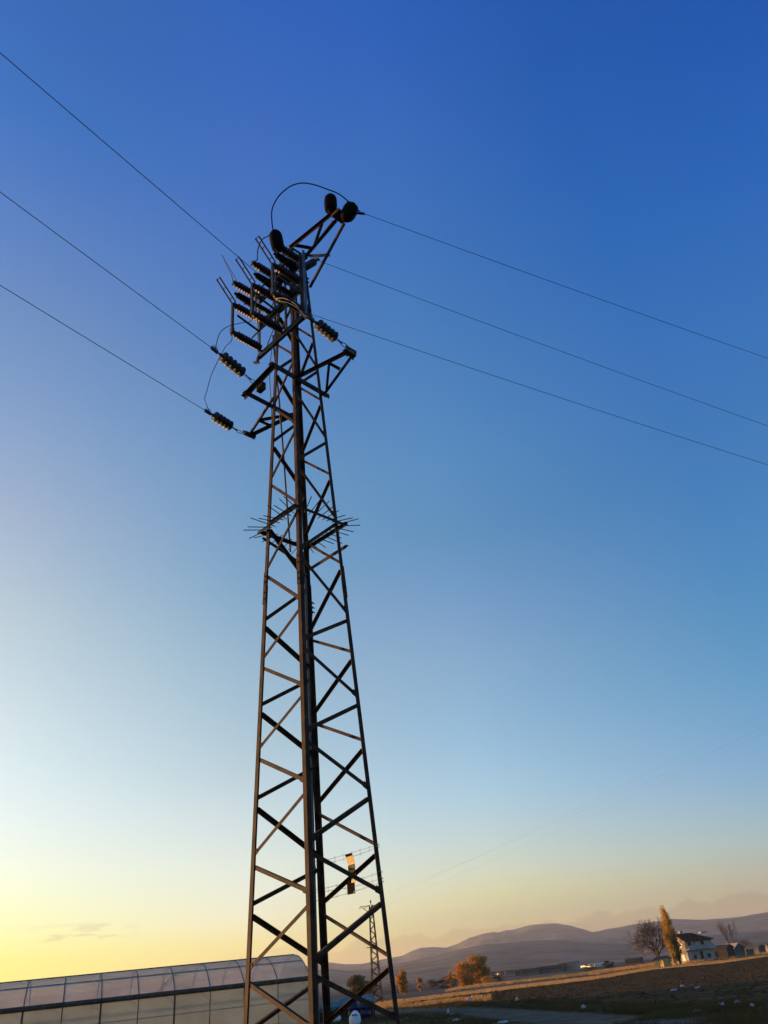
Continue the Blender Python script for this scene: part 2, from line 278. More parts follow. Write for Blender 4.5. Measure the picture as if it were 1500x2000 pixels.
sheet('far_plain', [(-3000, 300), (-300, 190), (-60, 110), *HIGH[1:6], (HIGH[-1][0]*1.6, HIGH[-1][1]*1.2), (400, 220), (3000, 300), (3500, 3000), (0, 4500), (-3500, 3000)], 0.004, M['plain'], 6, 1.0, 2)
near_edge = G((760, 1966), (1000, 1958), (1130, 1966), (1303, 1976), (1500, 1990))
sheet('ploughed_field', [*LOW[1:], (160, 120), (120, 30), *near_edge[::-1]], 0.006, M['field'], 2, 0.5, 3)
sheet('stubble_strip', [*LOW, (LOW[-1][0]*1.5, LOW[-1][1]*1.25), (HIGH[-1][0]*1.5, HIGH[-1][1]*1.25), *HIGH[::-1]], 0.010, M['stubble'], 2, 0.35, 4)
sheet('dirt_road', ROAD_N + ROAD_F[::-1], 0.014, M['road'], 0.8, 0.18, 5)

def hills(name, prof, Rc, Rn, m, seed, rough):
    prof = sorted(prof); az, el = [], []
    for (x, y) in prof:
        d = ray(x, y); az.append(math.atan2(d[0], d[1])); el.append(d[2]/math.hypot(d[0], d[1]))
    az = [-1.25] + [az[0]-0.25] + az + [az[-1]+0.15, az[-1]+0.4, 1.35]; el = [el[0]*0.8]*2 + el + [el[-1]*1.15, el[-1]*0.9, el[-1]*0.8]
    na, nr = 1500, 40; A = np.linspace(az[0], az[-1], na); E = np.interp(A, az, el)
    vs = []; 
    for j in range(nr):
        t = j/(nr-1)
        for i in range(na):
            back = max(0, (t-0.8)/0.2); tt = min(1, t/0.8)
            R = Rn + (Rc-Rn)*tt + (Rc*0.22)*back
            s = (tt*tt*(3-2*tt))*(1-0.7*back*back)
            x, y = math.sin(A[i])*R, math.cos(A[i])*R
            hcr = E[i]*Rc + CAMH
            nse = (noise.ridged_multi_fractal(Vector((x*0.0022, y*0.0022, seed)), 0.9, 2.1, 6, 1.0, 2.0)-1.1)*rough*math.sin(math.pi*min(1, tt))*0.55
            vs.append((x, y, -0.6 + hcr*s + nse*hcr))
    fs = [(j*na+i, j*na+i+1, (j+1)*na+i+1, (j+1)*na+i) for j in range(nr-1) for i in range(na-1)]
    return raw_mesh(name, vs, fs, m, smooth=True, kind='structure')
BACK = [(560, 1892), (644, 1881), (675, 1884), (707, 1883), (739, 1876), (765, 1871), (787, 1867), (803, 1859), (821, 1853), (848, 1852), (872, 1852), (893, 1844), (915, 1832), (941, 1824), (963, 1820), (973, 1821), (987, 1817), (1000, 1817), (1040, 1808), (1062, 1807), (1083, 1806), (1110, 1809), (1135, 1815), (1157, 1821), (1170, 1819), (1187, 1815), (1213, 1812), (1283, 1801), (1313, 1797), (1373, 1797.7), (1430, 1793), (1473, 1787.7), (1500, 1782.7)]
MID = [(560, 1902), (644, 1893), (680, 1896), (720, 1895), (749, 1887), (790, 1880), (850, 1868), (899, 1856), (947, 1847), (1000, 1842), (1050, 1838), (1100, 1836), (1160, 1842), (1230, 1844), (1300, 1836), (1400, 1826), (1500, 1818)]
hills('far_hills', BACK, 4200, 2300, M['hill'], 1.3, 0.20)
hills('near_hills', MID, 2500, 1000, M['hill'], 4.7, 0.16)

# ------------------------------------------------------------------ tower frame: local axes of the lattice tower
TA = V(0.72957757, -0.68389807, 0); TB = V(0.68389807, 0.72957757, 0); TC = V(-1.34086333, 10.91797076, CAMH)
ZU = V(0, 0, 1)
def tow(a, b, z): return TC + a*TA + b*TB + z*ZU
def hs(z): return (0.90303576 + (0.39808316-0.90303576)*z/10)/math.sqrt(2)     # half the side of the tower at height z over the camera
def onpl(px, py, **k):                    # where the sight line meets the tower plane a=, b= or z= ; returns (a, b, z)
    d = ray(px, py); (key, val), = k.items(); n = {'a': TA, 'b': TB, 'z': ZU}[key]
    P = CAMP + d*(((TC-CAMP) @ n + val)/(d @ n)); q = P-TC
    return V(q @ TA, q @ TB, q[2])
def tw(px, py, **k): return tow(*onpl(px, py, **k))

# ------------------------------------------------------------------ the lattice tower
tower = empty('lattice_tower', TC*V(1, 1, 0), 'tall dark steel lattice tower standing in the foreground, carrying a switch at its top', 'power tower')
ST = M['steel']
SGN = {'L': (-1, -1), 'N': (1, -1), 'F': (-1, 1), 'R': (1, 1)}
ZG = -CAMH; ZTOP = 12.86
def legpt(k, z, inset=0.0):
    sa, sb = SGN[k]; h = hs(z)-inset; return tow(sa*h, sb*h, z)
LEGW, LEGT = 0.072, 0.008
for k in 'LNFR':
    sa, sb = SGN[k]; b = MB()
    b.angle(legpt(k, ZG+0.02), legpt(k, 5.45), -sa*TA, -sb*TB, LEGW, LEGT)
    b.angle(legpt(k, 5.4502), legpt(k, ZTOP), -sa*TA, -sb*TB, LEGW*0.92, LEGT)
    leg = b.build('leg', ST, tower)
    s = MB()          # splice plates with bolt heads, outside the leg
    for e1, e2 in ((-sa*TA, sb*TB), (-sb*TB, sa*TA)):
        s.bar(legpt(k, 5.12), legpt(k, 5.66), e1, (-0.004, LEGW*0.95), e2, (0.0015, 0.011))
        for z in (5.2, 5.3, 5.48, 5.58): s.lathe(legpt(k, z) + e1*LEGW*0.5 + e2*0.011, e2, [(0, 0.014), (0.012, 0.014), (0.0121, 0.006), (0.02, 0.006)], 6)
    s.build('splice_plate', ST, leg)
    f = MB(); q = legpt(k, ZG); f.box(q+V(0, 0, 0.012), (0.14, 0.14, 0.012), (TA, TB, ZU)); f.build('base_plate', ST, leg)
LEV = [-1.45, -1.05, -0.42, 0.22, 0.935, 1.50, 2.21, 2.86, 3.49, 4.17, 4.80, 5.66, 6.50, 7.36, 8.14, 8.98, 9.76, 10.50, 11.22, 11.95, 12.70]
E0 = 3            # index of an "even" level
FACES = {'LN': ('L', 'N', -TB), 'NR': ('N', 'R', TA), 'FR': ('R', 'F', TB), 'LF': ('F', 'L', -TA)}   # first leg has its nodes at even levels
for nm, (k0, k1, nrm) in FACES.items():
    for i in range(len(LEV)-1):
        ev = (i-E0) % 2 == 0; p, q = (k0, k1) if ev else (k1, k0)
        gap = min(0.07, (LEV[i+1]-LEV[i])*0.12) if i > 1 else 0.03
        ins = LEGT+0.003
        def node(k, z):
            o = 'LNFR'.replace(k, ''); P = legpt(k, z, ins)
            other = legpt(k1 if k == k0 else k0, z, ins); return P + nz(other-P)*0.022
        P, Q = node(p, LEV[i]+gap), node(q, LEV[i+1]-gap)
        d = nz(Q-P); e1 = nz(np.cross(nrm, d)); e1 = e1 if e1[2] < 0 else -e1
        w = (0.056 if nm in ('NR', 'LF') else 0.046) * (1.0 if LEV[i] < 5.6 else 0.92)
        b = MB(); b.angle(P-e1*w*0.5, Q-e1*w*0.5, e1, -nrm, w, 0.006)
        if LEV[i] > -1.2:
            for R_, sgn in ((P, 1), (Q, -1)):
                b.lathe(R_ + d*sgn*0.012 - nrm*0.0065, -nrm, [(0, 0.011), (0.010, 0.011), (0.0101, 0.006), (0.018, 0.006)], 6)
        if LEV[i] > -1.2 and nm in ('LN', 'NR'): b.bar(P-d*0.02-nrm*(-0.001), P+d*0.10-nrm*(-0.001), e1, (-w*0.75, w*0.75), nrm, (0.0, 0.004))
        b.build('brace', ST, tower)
# horizontal struts tying the top together
for z, w in ((12.86, 0.05),):
    b = MB()
    for k0, k1, nrm in FACES.values(): b.angle(legpt(k0, z, 0.0), legpt(k1, z, 0.0), -ZU, -nrm, w, 0.006)
    b.build('top_frame', ST, tower)

# cross-arms: two three-sided side arms, one flat frame towards the line, one raised arm at the tip
def chord(b, P, Q, w, up=ZU, flip=1, t=0.007):
    d = nz(Q-P); s = nz(np.cross(d, up))*flip; b.angle(P, Q, s, -np.asarray(up, float), w, t)
ZB = 9.2; H = hs(ZB)
for sgn, tipa in ((1, 1.50), (-1, -1.50)):
    tip = tow(sgn*1.46, 0.0, ZB-0.02); root = MB(); e = sgn*TA
    r1, r2 = tow(sgn*H, -(H+0.02), ZB-0.02), tow(sgn*H, H+0.02, ZB-0.02)
    chord(root, r1, tip-TB*0.03, 0.055, ZU, 1); chord(root, r2, tip+TB*0.03, 0.055, ZU, -1)
    arm = root.build('crossarm', ST, tower)
    s = MB(); a_, c_ = r1+(tip-r1)*0.36, r2+(tip-r2)*0.36
    chord(s, r1+(tip-r1)*0.60, r2+(tip-r2)*0.10, 0.045); chord(s, r1+(tip-r1)*0.60+ZU*0.002, r2+(tip-r2)*0.60+ZU*0.002, 0.04); s.build('strut', ST, arm)
    p = MB(); p.bar(tip-TB*0.14-e*0.02, tip+TB*0.10-e*0.02, e, (-0.05, 0.03), ZU, (-0.06, -0.008)); p.bar(tip-TB*0.14+e*0.012, tip+TB*0.10+e*0.012, e, (0, 0.012), ZU, (-0.006, 0.05))
    for o_ in (-0.11, -0.06, 0.03, 0.07): p.lathe(tip+TB*o_-e*0.05-ZU*0.07, -ZU, [(0, 0.018), (0.03, 0.018), (0.0301, 0.008), (0.05, 0.008)], 6)
    p.build('tip_plate', ST, arm)
b = MB()
b.angle(tow(H+0.075, -0.86, 9.245), tow(H+0.075, H+0.12, 9.17), -ZU, -TA, 0.10, 0.009)
flat = b.build('crossarm', ST, tower)
b = MB(); b.angle(tow(-H-0.012, -0.90, 9.06), tow(-H-0.012, H+0.06, 9.0), -ZU, -TA, 0.10, 0.009); b.build('beam', ST, flat)
b = MB(); b.angle(tow(0.40, -0.80, 9.175), tow(-0.44, -0.84, 9.0), -TB, -ZU, 0.075, 0.008)
b.box(tow(-0.09, -0.735, 9.045), (0.075, 0.045, 0.075), (TA, TB, ZU)); b.build('end_bar', ST, flat)
# raised tip arm
tip = tow(1.30, 0.0, 12.83); b = MB()
chord(b, legpt('N', 12.80), tip-TB*0.05, 0.06, ZU, 1); chord(b, legpt('R', 12.80), tip+TB*0.05-TA*0.1, 0.05, ZU, -1)
toparm = b.build('crossarm', ST, tower)
b = MB(); t2 = tow(1.42, 0.12, 12.62)
chord(b, legpt('R', 11.93), t2, 0.062, ZU, -1); chord(b, legpt('N', 12.0), t2-TB*0.12-TA*0.05, 0.05, ZU, 1)
b.build('lower_chord', ST, toparm)
b = MB(); r1, r2 = legpt('N', 12.80), legpt('R', 12.80)
chord(b, r1+(tip-r1)*0.08, r2+(tip-r2)*0.22, 0.05); b.build('strut', ST, toparm); b = MB(); l1 = legpt('N', 12.0); l2 = t2-TB*0.12-TA*0.05
chord(b, r1+(tip-r1)*0.74, l1+(l2-l1)*0.52, 0.045, TB); b.build('strut', ST, toparm)
b = MB(); b.bar(tw(602, 499, b=0.20), tw(641, 497, b=0.20), ZU, (-0.03, 0.03), TB, (0, 0.05)); b.lathe(tw(636, 497, b=0.2), TA, [(0, .012), (.12, .012)], 6); b.build('bracket', M['darkgalv'], toparm)
b = MB(); b.box(tow(1.42, 0.06, 12.75), (0.10, 0.14, 0.035), (TA, TB, ZU)); b.build('tip_plate', ST, toparm)

# bird and climbing guard: a square of angle bars with outward spikes
ZR = 6.43; HR = hs(ZR)+0.085
corner = {k: tow(SGN[k][0]*HR, SGN[k][1]*HR, ZR) for k in SGN}
guard = MB()
for k0, k1, nrm in FACES.values():
    P, Q = corner[k0], corner[k1]; d = nz(Q-P); guard.angle(P-d*0.05+nrm*0.004, Q+d*0.05-d*0.06+nrm*0.004, -ZU, -nrm, 0.05, 0.006)
guard = guard.build('climbing_guard', ST, tower)
random.seed(4)
for fi, (k0, k1, nrm) in enumerate(FACES.values()):
    P, Q = corner[k0], corner[k1]; d = nz(Q-P)
    for i in range(9):
        t = (i+0.5)/9; s = MB(); c = P+(Q-P)*t + nrm*0.012 - ZU*0.012
        out = nz(nrm + d*(t-0.5)*1.1 + ZU*random.uniform(-0.12, 0.12)+d*random.uniform(-0.15, 0.15)); s.tube([c-out*0.12, c+out*random.uniform(0.22, 0.36)], 0.0075, 5); s.build('spike', M['rod'], guard)
b = MB(); Z2 = 6.0; H2 = hs(Z2)+0.03
b.angle(tow(-H2, H2, Z2), tow(H2+0.06, H2, Z2+0.02), -ZU, TB, 0.06, 0.007); b.build('brace', ST, tower)
b = MB(); b.angle(tow(-H2, -H2+0.02, 6.32), tow(-H2, H2, 6.05), -ZU, -TA, 0.055, 0.007); b.build('brace', ST, tower)
# step bolts block near the splice on the far leg
b = MB()
for z in (5.22, 5.30, 5.38):
    b = MB(); b.lathe(legpt('F', z)+TB*0.01+TA*0.02, TB, [(0, .02), (.05, .02), (.0501, .01), (.09, .01)], 6); b.build('bolt', ST, tower)

# ------------------------------------------------------------------ disconnector switch on the face towards the line
sw = empty('disconnector_switch', tow(0, -0.33, 10.4), 'three-pole disconnector switch with ribbed brown insulators and open blades on the tower top', 'electrical switch')
BF = -0.335
def channel(b, P, Q, wid, dep, web, fl):   # U section: web in plane of `web`, flanges along fl
    b.bar(P, Q, web, (-wid/2, wid/2), fl, (0, 0.008)); b.bar(P, Q, web, (-wid/2, -wid/2+0.008), fl, (0.0082, dep)); b.bar(P, Q, web, (wid/2-0.008, wid/2), fl, (0.0082, dep))
for z in (10.46, 11.27, 11.93):
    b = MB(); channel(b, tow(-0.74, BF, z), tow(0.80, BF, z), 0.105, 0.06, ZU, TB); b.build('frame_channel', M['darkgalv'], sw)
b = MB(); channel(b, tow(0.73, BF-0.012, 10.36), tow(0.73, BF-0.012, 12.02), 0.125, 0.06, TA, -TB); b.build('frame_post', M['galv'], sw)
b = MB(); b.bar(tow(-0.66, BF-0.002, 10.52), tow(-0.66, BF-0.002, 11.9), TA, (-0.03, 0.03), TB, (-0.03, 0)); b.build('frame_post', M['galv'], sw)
for a in (-0.28, 0.05, 0.34):
    b = MB(); b.bar(tow(a, BF+0.07, 10.5), tow(a, BF+0.07, 11.9), TA, (-0.02, 0.02), TB, (-0.0, 0.03)); b.build('frame_post', M['darkgalv'], sw)
def ribbed(L, r0, r1, n):
    pr = [(0, r0*1.25), (0.03, r0*1.25), (0.031, r0)]; seg = (L-0.08)/n
    for i in range(n):
        h = 0.035+i*seg; pr += [(h, r0), (h+seg*0.30, r1*0.97), (h+seg*0.42, r1), (h+seg*0.58, r1*0.97), (h+seg*0.70, r0)]
    return pr + [(L-0.045, r0), (L-0.044, r0*1.2), (L, r0*1.2)]
LI = 0.60
for ia, a in enumerate((-0.63, 0.0, 0.62)):
    for z in (10.60, 11.33, 11.93):
        b = MB(); P = tow(a, BF-0.01, z); b.lathe(P, -TB, ribbed(LI, 0.046, 0.080, 9), 16); ins = b.build('insulator', M['porcelain'], sw)
        c = MB(); Q = tow(a, BF-LI, z); c.lathe(Q, -TB, [(-0.03, 0.05), (0.03, 0.05), (0.031, 0.03), (0.06, 0.03)], 10); c.box(Q-TB*0.035, (0.05, 0.02, 0.028), (TA, TB, ZU)); c.build('end_cap', M['darkgalv'], ins)
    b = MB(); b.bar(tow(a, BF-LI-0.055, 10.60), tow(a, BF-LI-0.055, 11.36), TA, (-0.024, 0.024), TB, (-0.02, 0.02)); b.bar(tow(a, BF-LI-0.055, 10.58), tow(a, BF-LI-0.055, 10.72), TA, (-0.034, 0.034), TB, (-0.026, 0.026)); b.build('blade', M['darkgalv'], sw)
    b = MB(); b.bar(tow(a+0.045, BF, 10.48), tow(a+0.045, BF-LI+0.05, 10.50), TA, (-0.01, 0.01), ZU, (-0.02, 0.02)); b.build('link_rod', M['black'], sw)
    h = MB(); P0 = V(a, BF-LI-0.02, 11.38)
    for da in (-0.045, 0.045): h.tube([tow(*(P0+V(da, 0, 0))), tow(*(P0+V(da, -0.37, 0.42)))], 0.016, 6)
    for t in (0.2, 0.62, 1.0): h.tube([tow(*(P0+V(-0.055, -0.37*t, 0.42*t))), tow(*(P0+V(0.055, -0.37*t, 0.42*t)))], 0.008, 5)
    h.lathe(tow(*(P0+V(-0.045, -0.37, 0.42))), V(0, 0, 1), [(-0.02, 0.014), (0.02, 0.014)], 6)
    h.build('arcing_horn', M['rod'], sw)
    h = MB(); h.lathe(tow(a+0.01, BF-0.10, 11.62), -TB*0.97+ZU*0.06, [(0, 0.03), (0.05, 0.03)]+[(0.05+0.046*k+dx, rr) for k in range(9) for dx, rr in ((0.004, 0.055), (0.016, 0.088-0.003*k), (0.030, 0.088-0.003*k), (0.042, 0.055))]+[(0.48, 0.03), (0.52, 0.03)], 14)
    h.build('arc_chute', M['black'], sw)
b = MB(); P0 = V(-0.63, BF-LI-0.02, 11.96)
b.tube([tow(*(P0+V(-0.02, -0.02, 0))), tow(*(P0+V(-0.03, -0.05, 0.18))), tow(*(P0+V(-0.01, -0.31, 0.56)))], [0.010, 0.009, 0.006], 6)
b.tube([tow(*(P0+V(0.06, -0.0, 0))), tow(*(P0+V(0.06, -0.08, 0.12))), tow(*(P0+V(-0.0, -0.30, 0.54)))], [0.010, 0.009, 0.006], 6)
b.build('arcing_horn', M['rail'], sw)
for a in (-0.32, 0.31):          # small post insulators and levers between the poles
    b = MB(); b.lathe(tow(a, BF-0.01, 11.28), -TB, ribbed(0.34, 0.035, 0.058, 6), 14); b.build('insulator', M['porcelain'], sw)
    b = MB(); b.bar(tow(a, BF-0.34, 11.05), tow(a, BF-0.34, 11.60), TA, (-0.015, 0.015), TB, (-0.012, 0.012)); b.bar(tow(a, BF-0.03, 11.05), tow(a, BF-0.36, 11.05), TA, (-0.012, 0.012), ZU, (-0.02, 0.02)); b.build('lever', M['darkgalv'], sw)
b = MB(); b.tube([tow(-0.70, BF-0.34, 11.60), tow(0.68, BF-0.34, 11.60)], 0.016, 8); b.build('drive_shaft', M['darkgalv'], sw)
b = MB()
for z0, z1, a0, a1 in ((10.5, 11.25, -0.62, -0.05), (10.5, 11.25, 0.62, 0.05), (11.3, 11.9, -0.60, 0.0), (11.3, 11.9, 0.62, 0.02)): b.bar(tow(a0, BF+0.065, z0), tow(a1, BF+0.065, z1), ZU, (-0.02, 0.02), TB, (0, 0.008))
b.build('frame_brace', M['darkgalv'], sw)
b = MB(); b.box(tow(0.36, BF-0.16, 11.62), (0.10, 0.14, 0.09), (TA, TB, ZU)); b.box(tow(0.36, BF-0.31, 11.62), (0.06, 0.012, 0.05), (TA, TB, ZU)); b.build('control_box', M['darkgalv'], sw)
b = MB()     # rotating shaft and cranks between the poles
b.tube([tow(-0.80, BF-0.08, 10.95), tow(0.70, BF-0.08, 10.95)], 0.018, 8)
for a in (-0.63, 0.0, 0.62): b.bar(tow(a+0.05, BF-0.08, 10.95), tow(a+0.05, BF-LI+0.02, 11.05), TA, (-0.012, 0.012), ZU, (-0.02, 0.02))
b.build('drive_shaft', M['darkgalv'], sw)
b = MB(); P = tow(-0.72, BF, 10.44); b.bar(P, P-ZU*0.10-TA*0.02, TA, (-0.025, 0.025), TB, (-0.02, 0.02)); b.bar(P-ZU*0.10-TA*0.10, P-ZU*0.16+TA*0.03, TB, (-0.05, 0.02), ZU, (-0.015, 0.015)); b.build('mounting_lug', M['darkgalv'], sw)
b = MB()     # stays from the switch frame to the tower legs
for z in (10.46, 11.27, 11.93):
    for k in 'LN': b.bar(tow(SGN[k][0]*hs(z)*0.98, -hs(z)-0.003, z), tow(SGN[k][0]*hs(z)*0.98, BF+0.062, z), TA, (-0.02, 0.02), ZU, (-0.03, 0.03))
b.build('stay', M['darkgalv'], sw)
b = MB(); b.tube([tw(533, 655, b=BF+0.06), tw(536, 690, b=-0.22), tw(545, 780, b=-0.10), tw(553, 880, b=0.05), tw(567, 1078, b=0.30)], 0.017, 8); b.build('operating_rod', M['galv'], sw)
b = MB(); b.tube([tw(596, 1120, b=0.36), tw(605, 1400, b=0.44), tw(613, 1700, b=0.50), tw(620.5, 2000, b=0.53), tw(622, 2060, b=0.54)], 0.024, 10)
b.lathe(tw(613, 1700, b=0.5), ZU, [(-0.05, 0.032), (0.05, 0.032)], 10); b.build('operating_rod', M['galv'], sw)

# ------------------------------------------------------------------ bird covers, strings, conductors, jumpers
def cover(P, ax, r, L, label):
    b = MB(); b.lathe(P, ax, [(0, r*0.72), (0.02, r*0.93), (L*0.35, r), (L*0.62, r), (L*0.80, r*0.93), (L*0.92, r*0.68), (L, r*0.22), (L*1.02, 0.01)], 18)
    b.lathe(P-nz(ax)*0.035, ax, [(0, r*0.5), (0.04, r*0.5)], 12)
    return b.build('insulator_cover', M['black'], None, label=label, cat='insulator cover', group='black covers over the top terminals')
cover(tow(0.66, -0.88, 11.80), ZU*0.9-TB*0.15, 0.125, 0.44, 'round-topped black cover over the switch terminal below the long jumper loop')
cover(tow(1.23, 0.0, 13.05), ZU*0.95+TA*0.05, 0.128, 0.44, 'black rounded cover standing upright on the tip of the top arm')
CL1 = V(1.75, 0.30, 12.73); TP1 = V(1.42, 0.02, 12.80)
hood = MB(); hd_ = nz(tow(*CL1)-tow(*TP1)); hood.lathe(tow(*TP1)+hd_*0.10-ZU*0.24, ZU*0.85+hd_*0.35, [(0, 0.02), (0.10, 0.12), (0.20, 0.15), (0.38, 0.155), (0.44, 0.12), (0.46, 0.03)], 7)
hood.build('insulator_cover', M['black'], None, label='angular black cover beside the outgoing wire clamp at the top arm', cat='insulator cover', group='black covers over the top terminals')

def string(P, Q, label, n=5, r=0.10, ns=0.5, c0=0.36, clampdir=None):
    d = nz(Q-P); L = np.linalg.norm(Q-P); root = empty('insulator_string', P, label, 'insulator string', 'strain insulator strings')
    b = MB(); q0 = P+d*0.02; side = nz(np.cross(d, ZU))
    lk = [q0+d*L*c0*0.55*t + side*0.035*math.sin(math.pi*t)*s for s in (1,) for t in np.linspace(0, 1, 7)]; b.tube(lk, 0.007, 6)
    b.tube([q0+d*L*c0*0.55*t - side*0.035*math.sin(math.pi*t) for t in np.linspace(0, 1, 7)], 0.007, 6)
    for k in range(3):
        cc = P+d*L*c0*(0.60+0.14*k); sd = side if k % 2 == 0 else nz(np.cross(d, side))
        b.tube([cc + d*0.035*math.cos(t)+sd*0.018*math.sin(t) for t in np.linspace(0, 2*math.pi, 11)], 0.006, 5, False)
    b.build('link', M['rod'], root)
    bl = L*ns; s0 = P+d*L*c0; step = bl/n
    for i in range(n):
        s = MB(); s.lathe(s0+d*step*i, d, [(0, 0.028), (step*0.18, 0.034), (step*0.25, r*0.80), (step*0.45, r), (step*0.62, r*0.98), (step*0.75, r*0.70), (step*0.80, 0.032), (step*0.999, 0.028)], 18); s.build('disc', M['discglaze'], root)
    b = MB(); e0 = s0+d*bl; b.tube([e0, Q], 0.014, 8); b.lathe(e0, d, [(0, 0.03), (0.05, 0.026), (0.051, 0.016), (0.08, 0.016)], 8); b.build('rod', M['rod'], root)
    b = MB(); b.bar(Q-d*0.05, Q+d*0.10, side, (-0.018, 0.018), np.cross(side, d), (-0.03, 0.025))
    up = nz(np.cross(side, d)); up = up if up[2] > 0 else -up
    for k in range(4):
        b.tube([Q+d*(-0.03+0.033*k)-side*0.02+up*0.0, Q+d*(-0.03+0.033*k)-side*0.02+up*0.075], 0.005, 5); b.tube([Q+d*(-0.03+0.033*k)+side*0.02, Q+d*(-0.03+0.033*k)+side*0.02+up*0.06], 0.005, 5)
    b.build('clamp', M['darkgalv'], root)
    return root
WL = math.radians(210); dl = V(math.sin(WL), math.cos(WL), 0)
WR = math.radians(61.5); dr = V(math.sin(WR), math.cos(WR), 0)
def planehit(P, dv, q):                   # sight line against the vertical plane through P along dv: (distance, rise)
    n = np.cross(dv, ZU); d = ray(*q); t = ((P-CAMP) @ n)/(d @ n); Hh = CAMP+d*t-P; return Hh @ dv, Hh[2]
def conductor(P, dv, q, span, label, group, r=0.0055, mid=None):
    s1, h1 = planehit(P, dv, q); c = 0.0011; sl = h1/s1 - c*s1       # z = sl*s + c*s^2
    pts = []; s = 0.0
    while s < span: pts.append(P+dv*s+ZU*(sl*s+c*s*s)); s += 0.6 if s < 24 else 3.0
    b = MB(); b.tube(pts, r, 6); return b.build('power_line', M['wire'], None, label=label, cat='power line', group=group)
# incoming side (towards and over the viewer's left)
PL1, QL1 = tow(1.50, -0.10, 9.16), tw(609, 624, b=-0.98)
PL2, QL2 = tow(-0.09, -0.80, 9.05), tow(*onpl(421, 685, z=9.08))
PL3, QL3 = tow(-1.50, -0.12, 9.16), tow(*onpl(408, 806, z=9.12))
string(PL1, QL1, 'ribbed insulator string pulling up-left from the right-hand side arm'); string(PL2, QL2, 'ribbed insulator string on the flat end frame, below the switch'); string(PL3, QL3, 'ribbed insulator string on the lower left side arm')
GI = 'bare conductors coming in over the viewer'
conductor(QL1, dl, (0, 103), 60, 'uppermost incoming wire, crossing in front of the switch to the right-hand arm', GI)
conductor(QL2, dl, (0, 375), 60, 'middle incoming wire, ending at the clamp left of the flat frame', GI)
conductor(QL3, dl, (0, 557), 60, 'lowest incoming wire, ending left of the lower side arm', GI)
# outgoing side (to the right)
GO = 'bare conductors leaving to the right'
QR1 = tow(*CL1); b = MB(); root = empty('wire_clamp', QR1, 'small wedge clamp joining the top outgoing wire to its covered jumper', 'clamp')
d = nz(QR1-tow(*TP1)); b.tube([tow(*TP1), QR1], 0.012, 6); b.bar(QR1-d*0.14, QR1+dr*0.08, np.cross(d, ZU), (-0.02, 0.02), ZU, (-0.016, 0.016)); b.build('body', M['darkgalv'], root)
s = MB(); s.tube([QR1-d*0.10+ZU*0.015, QR1-d*0.10+ZU*0.05], 0.008, 6); s.tube([QR1-d*0.02+ZU*0.015, QR1-d*0.02+ZU*0.05], 0.008, 6); s.build('bolt', M['galv'], root)
conductor(QR1, dr, (1500, 700), 110, 'topmost outgoing wire, leaving from the raised tip arm', GO)
PR2 = tow(-0.10, hs(12.7)+0.02, 12.62); QR2 = tw(619, 508, b=0.78); string(PR2, QR2, 'insulator string half hidden behind the pale switch post at the tower top', 4, 0.085)
conductor(QR2, dr, (1500, 832), 110, 'middle outgoing wire, starting behind the raised arm', GO)
PR3 = tow(-0.12, hs(11.3)+0.02, 11.5); QR3 = tw(603, 612, b=0.72); string(PR3, QR3, 'insulator string behind the tower body, holding the lowest outgoing wire', 4, 0.06)
conductor(QR3, dr, (1500, 908), 110, 'lowest outgoing wire, starting behind the tower body', GO)
def smooth(pts, n=8):
    pts = [np.asarray(p, float) for p in pts]; P = [2*pts[0]-pts[1]]+pts+[2*pts[-1]-pts[-2]]; out = []
    for i in range(1, len(P)-2):
        for k in range(n):
            t = k/n; out.append(0.5*((2*P[i]) + (-P[i-1]+P[i+1])*t + (2*P[i-1]-5*P[i]+4*P[i+1]-P[i+2])*t*t + (-P[i-1]+3*P[i]-3*P[i+1]+P[i+2])*t**3))
    return out+[pts[-1]]
def via(q, A_, B_):                        # a sight line against the vertical plane through two points
    n = nz(np.cross(B_-A_, ZU)); d = ray(*q); return CAMP + d*(((A_-CAMP) @ n)/(d @ n))
def jumper(pts, r, label, m=M['black']):
    b = MB(); b.tube(smooth(pts), r, 8); b.build('jumper_wire', m, None, label=label, cat='jumper wire', group='jumper wires at the tower top')
A_, B_ = tow(0.62, -0.97, 12.2), QR1
jumper([tow(0.62, -0.95, 12.05)] + [via(q, A_, B_) for q in ((534, 455), (531, 432), (531, 412), (537, 395), (549, 378), (569, 363), (591, 357.5), (614, 361), (640, 370), (662, 379), (682, 395))] + [QR1-d*0.02+ZU*0.02], 0.0125, 'thick black jumper looping high above the switch to the top clamp')
A_, B_ = tow(0.62, -0.97, 12.1), tow(0.0, BF-LI-0.06, 11.97)
jumper([tow(0.62, -1.0, 12.2)] + [via(q, A_, B_) for q in ((524, 461), (514, 466), (507, 477), (503, 492), (502, 508))] + [B_], 0.0105, 'short black jumper arching from the round cover to the insulator end beside it')
A_, B_ = QL2, tow(0.0, BF-LI-0.06, 10.6)
jumper([QL2+ZU*0.05] + [via(q, A_, B_) for q in ((423, 670), (427, 656), (434, 645), (447, 637), (470, 631), (490, 627))] + [B_], 0.0065, 'thin jumper bending up from the middle clamp to the switch', M['wire'])
A_, B_ = QL3, tow(-0.63, BF-LI-0.06, 10.6)
jumper([QL3+ZU*0.05] + [via(q, A_, B_) for q in ((400, 780), (404, 764), (412, 735), (425, 706), (440, 678), (452, 665))] + [B_], 0.0065, 'thin jumper swinging in a long curve from the lowest clamp to the switch', M['wire'])
A_, B_ = tow(0.05, BF-0.30, 10.95), QL1
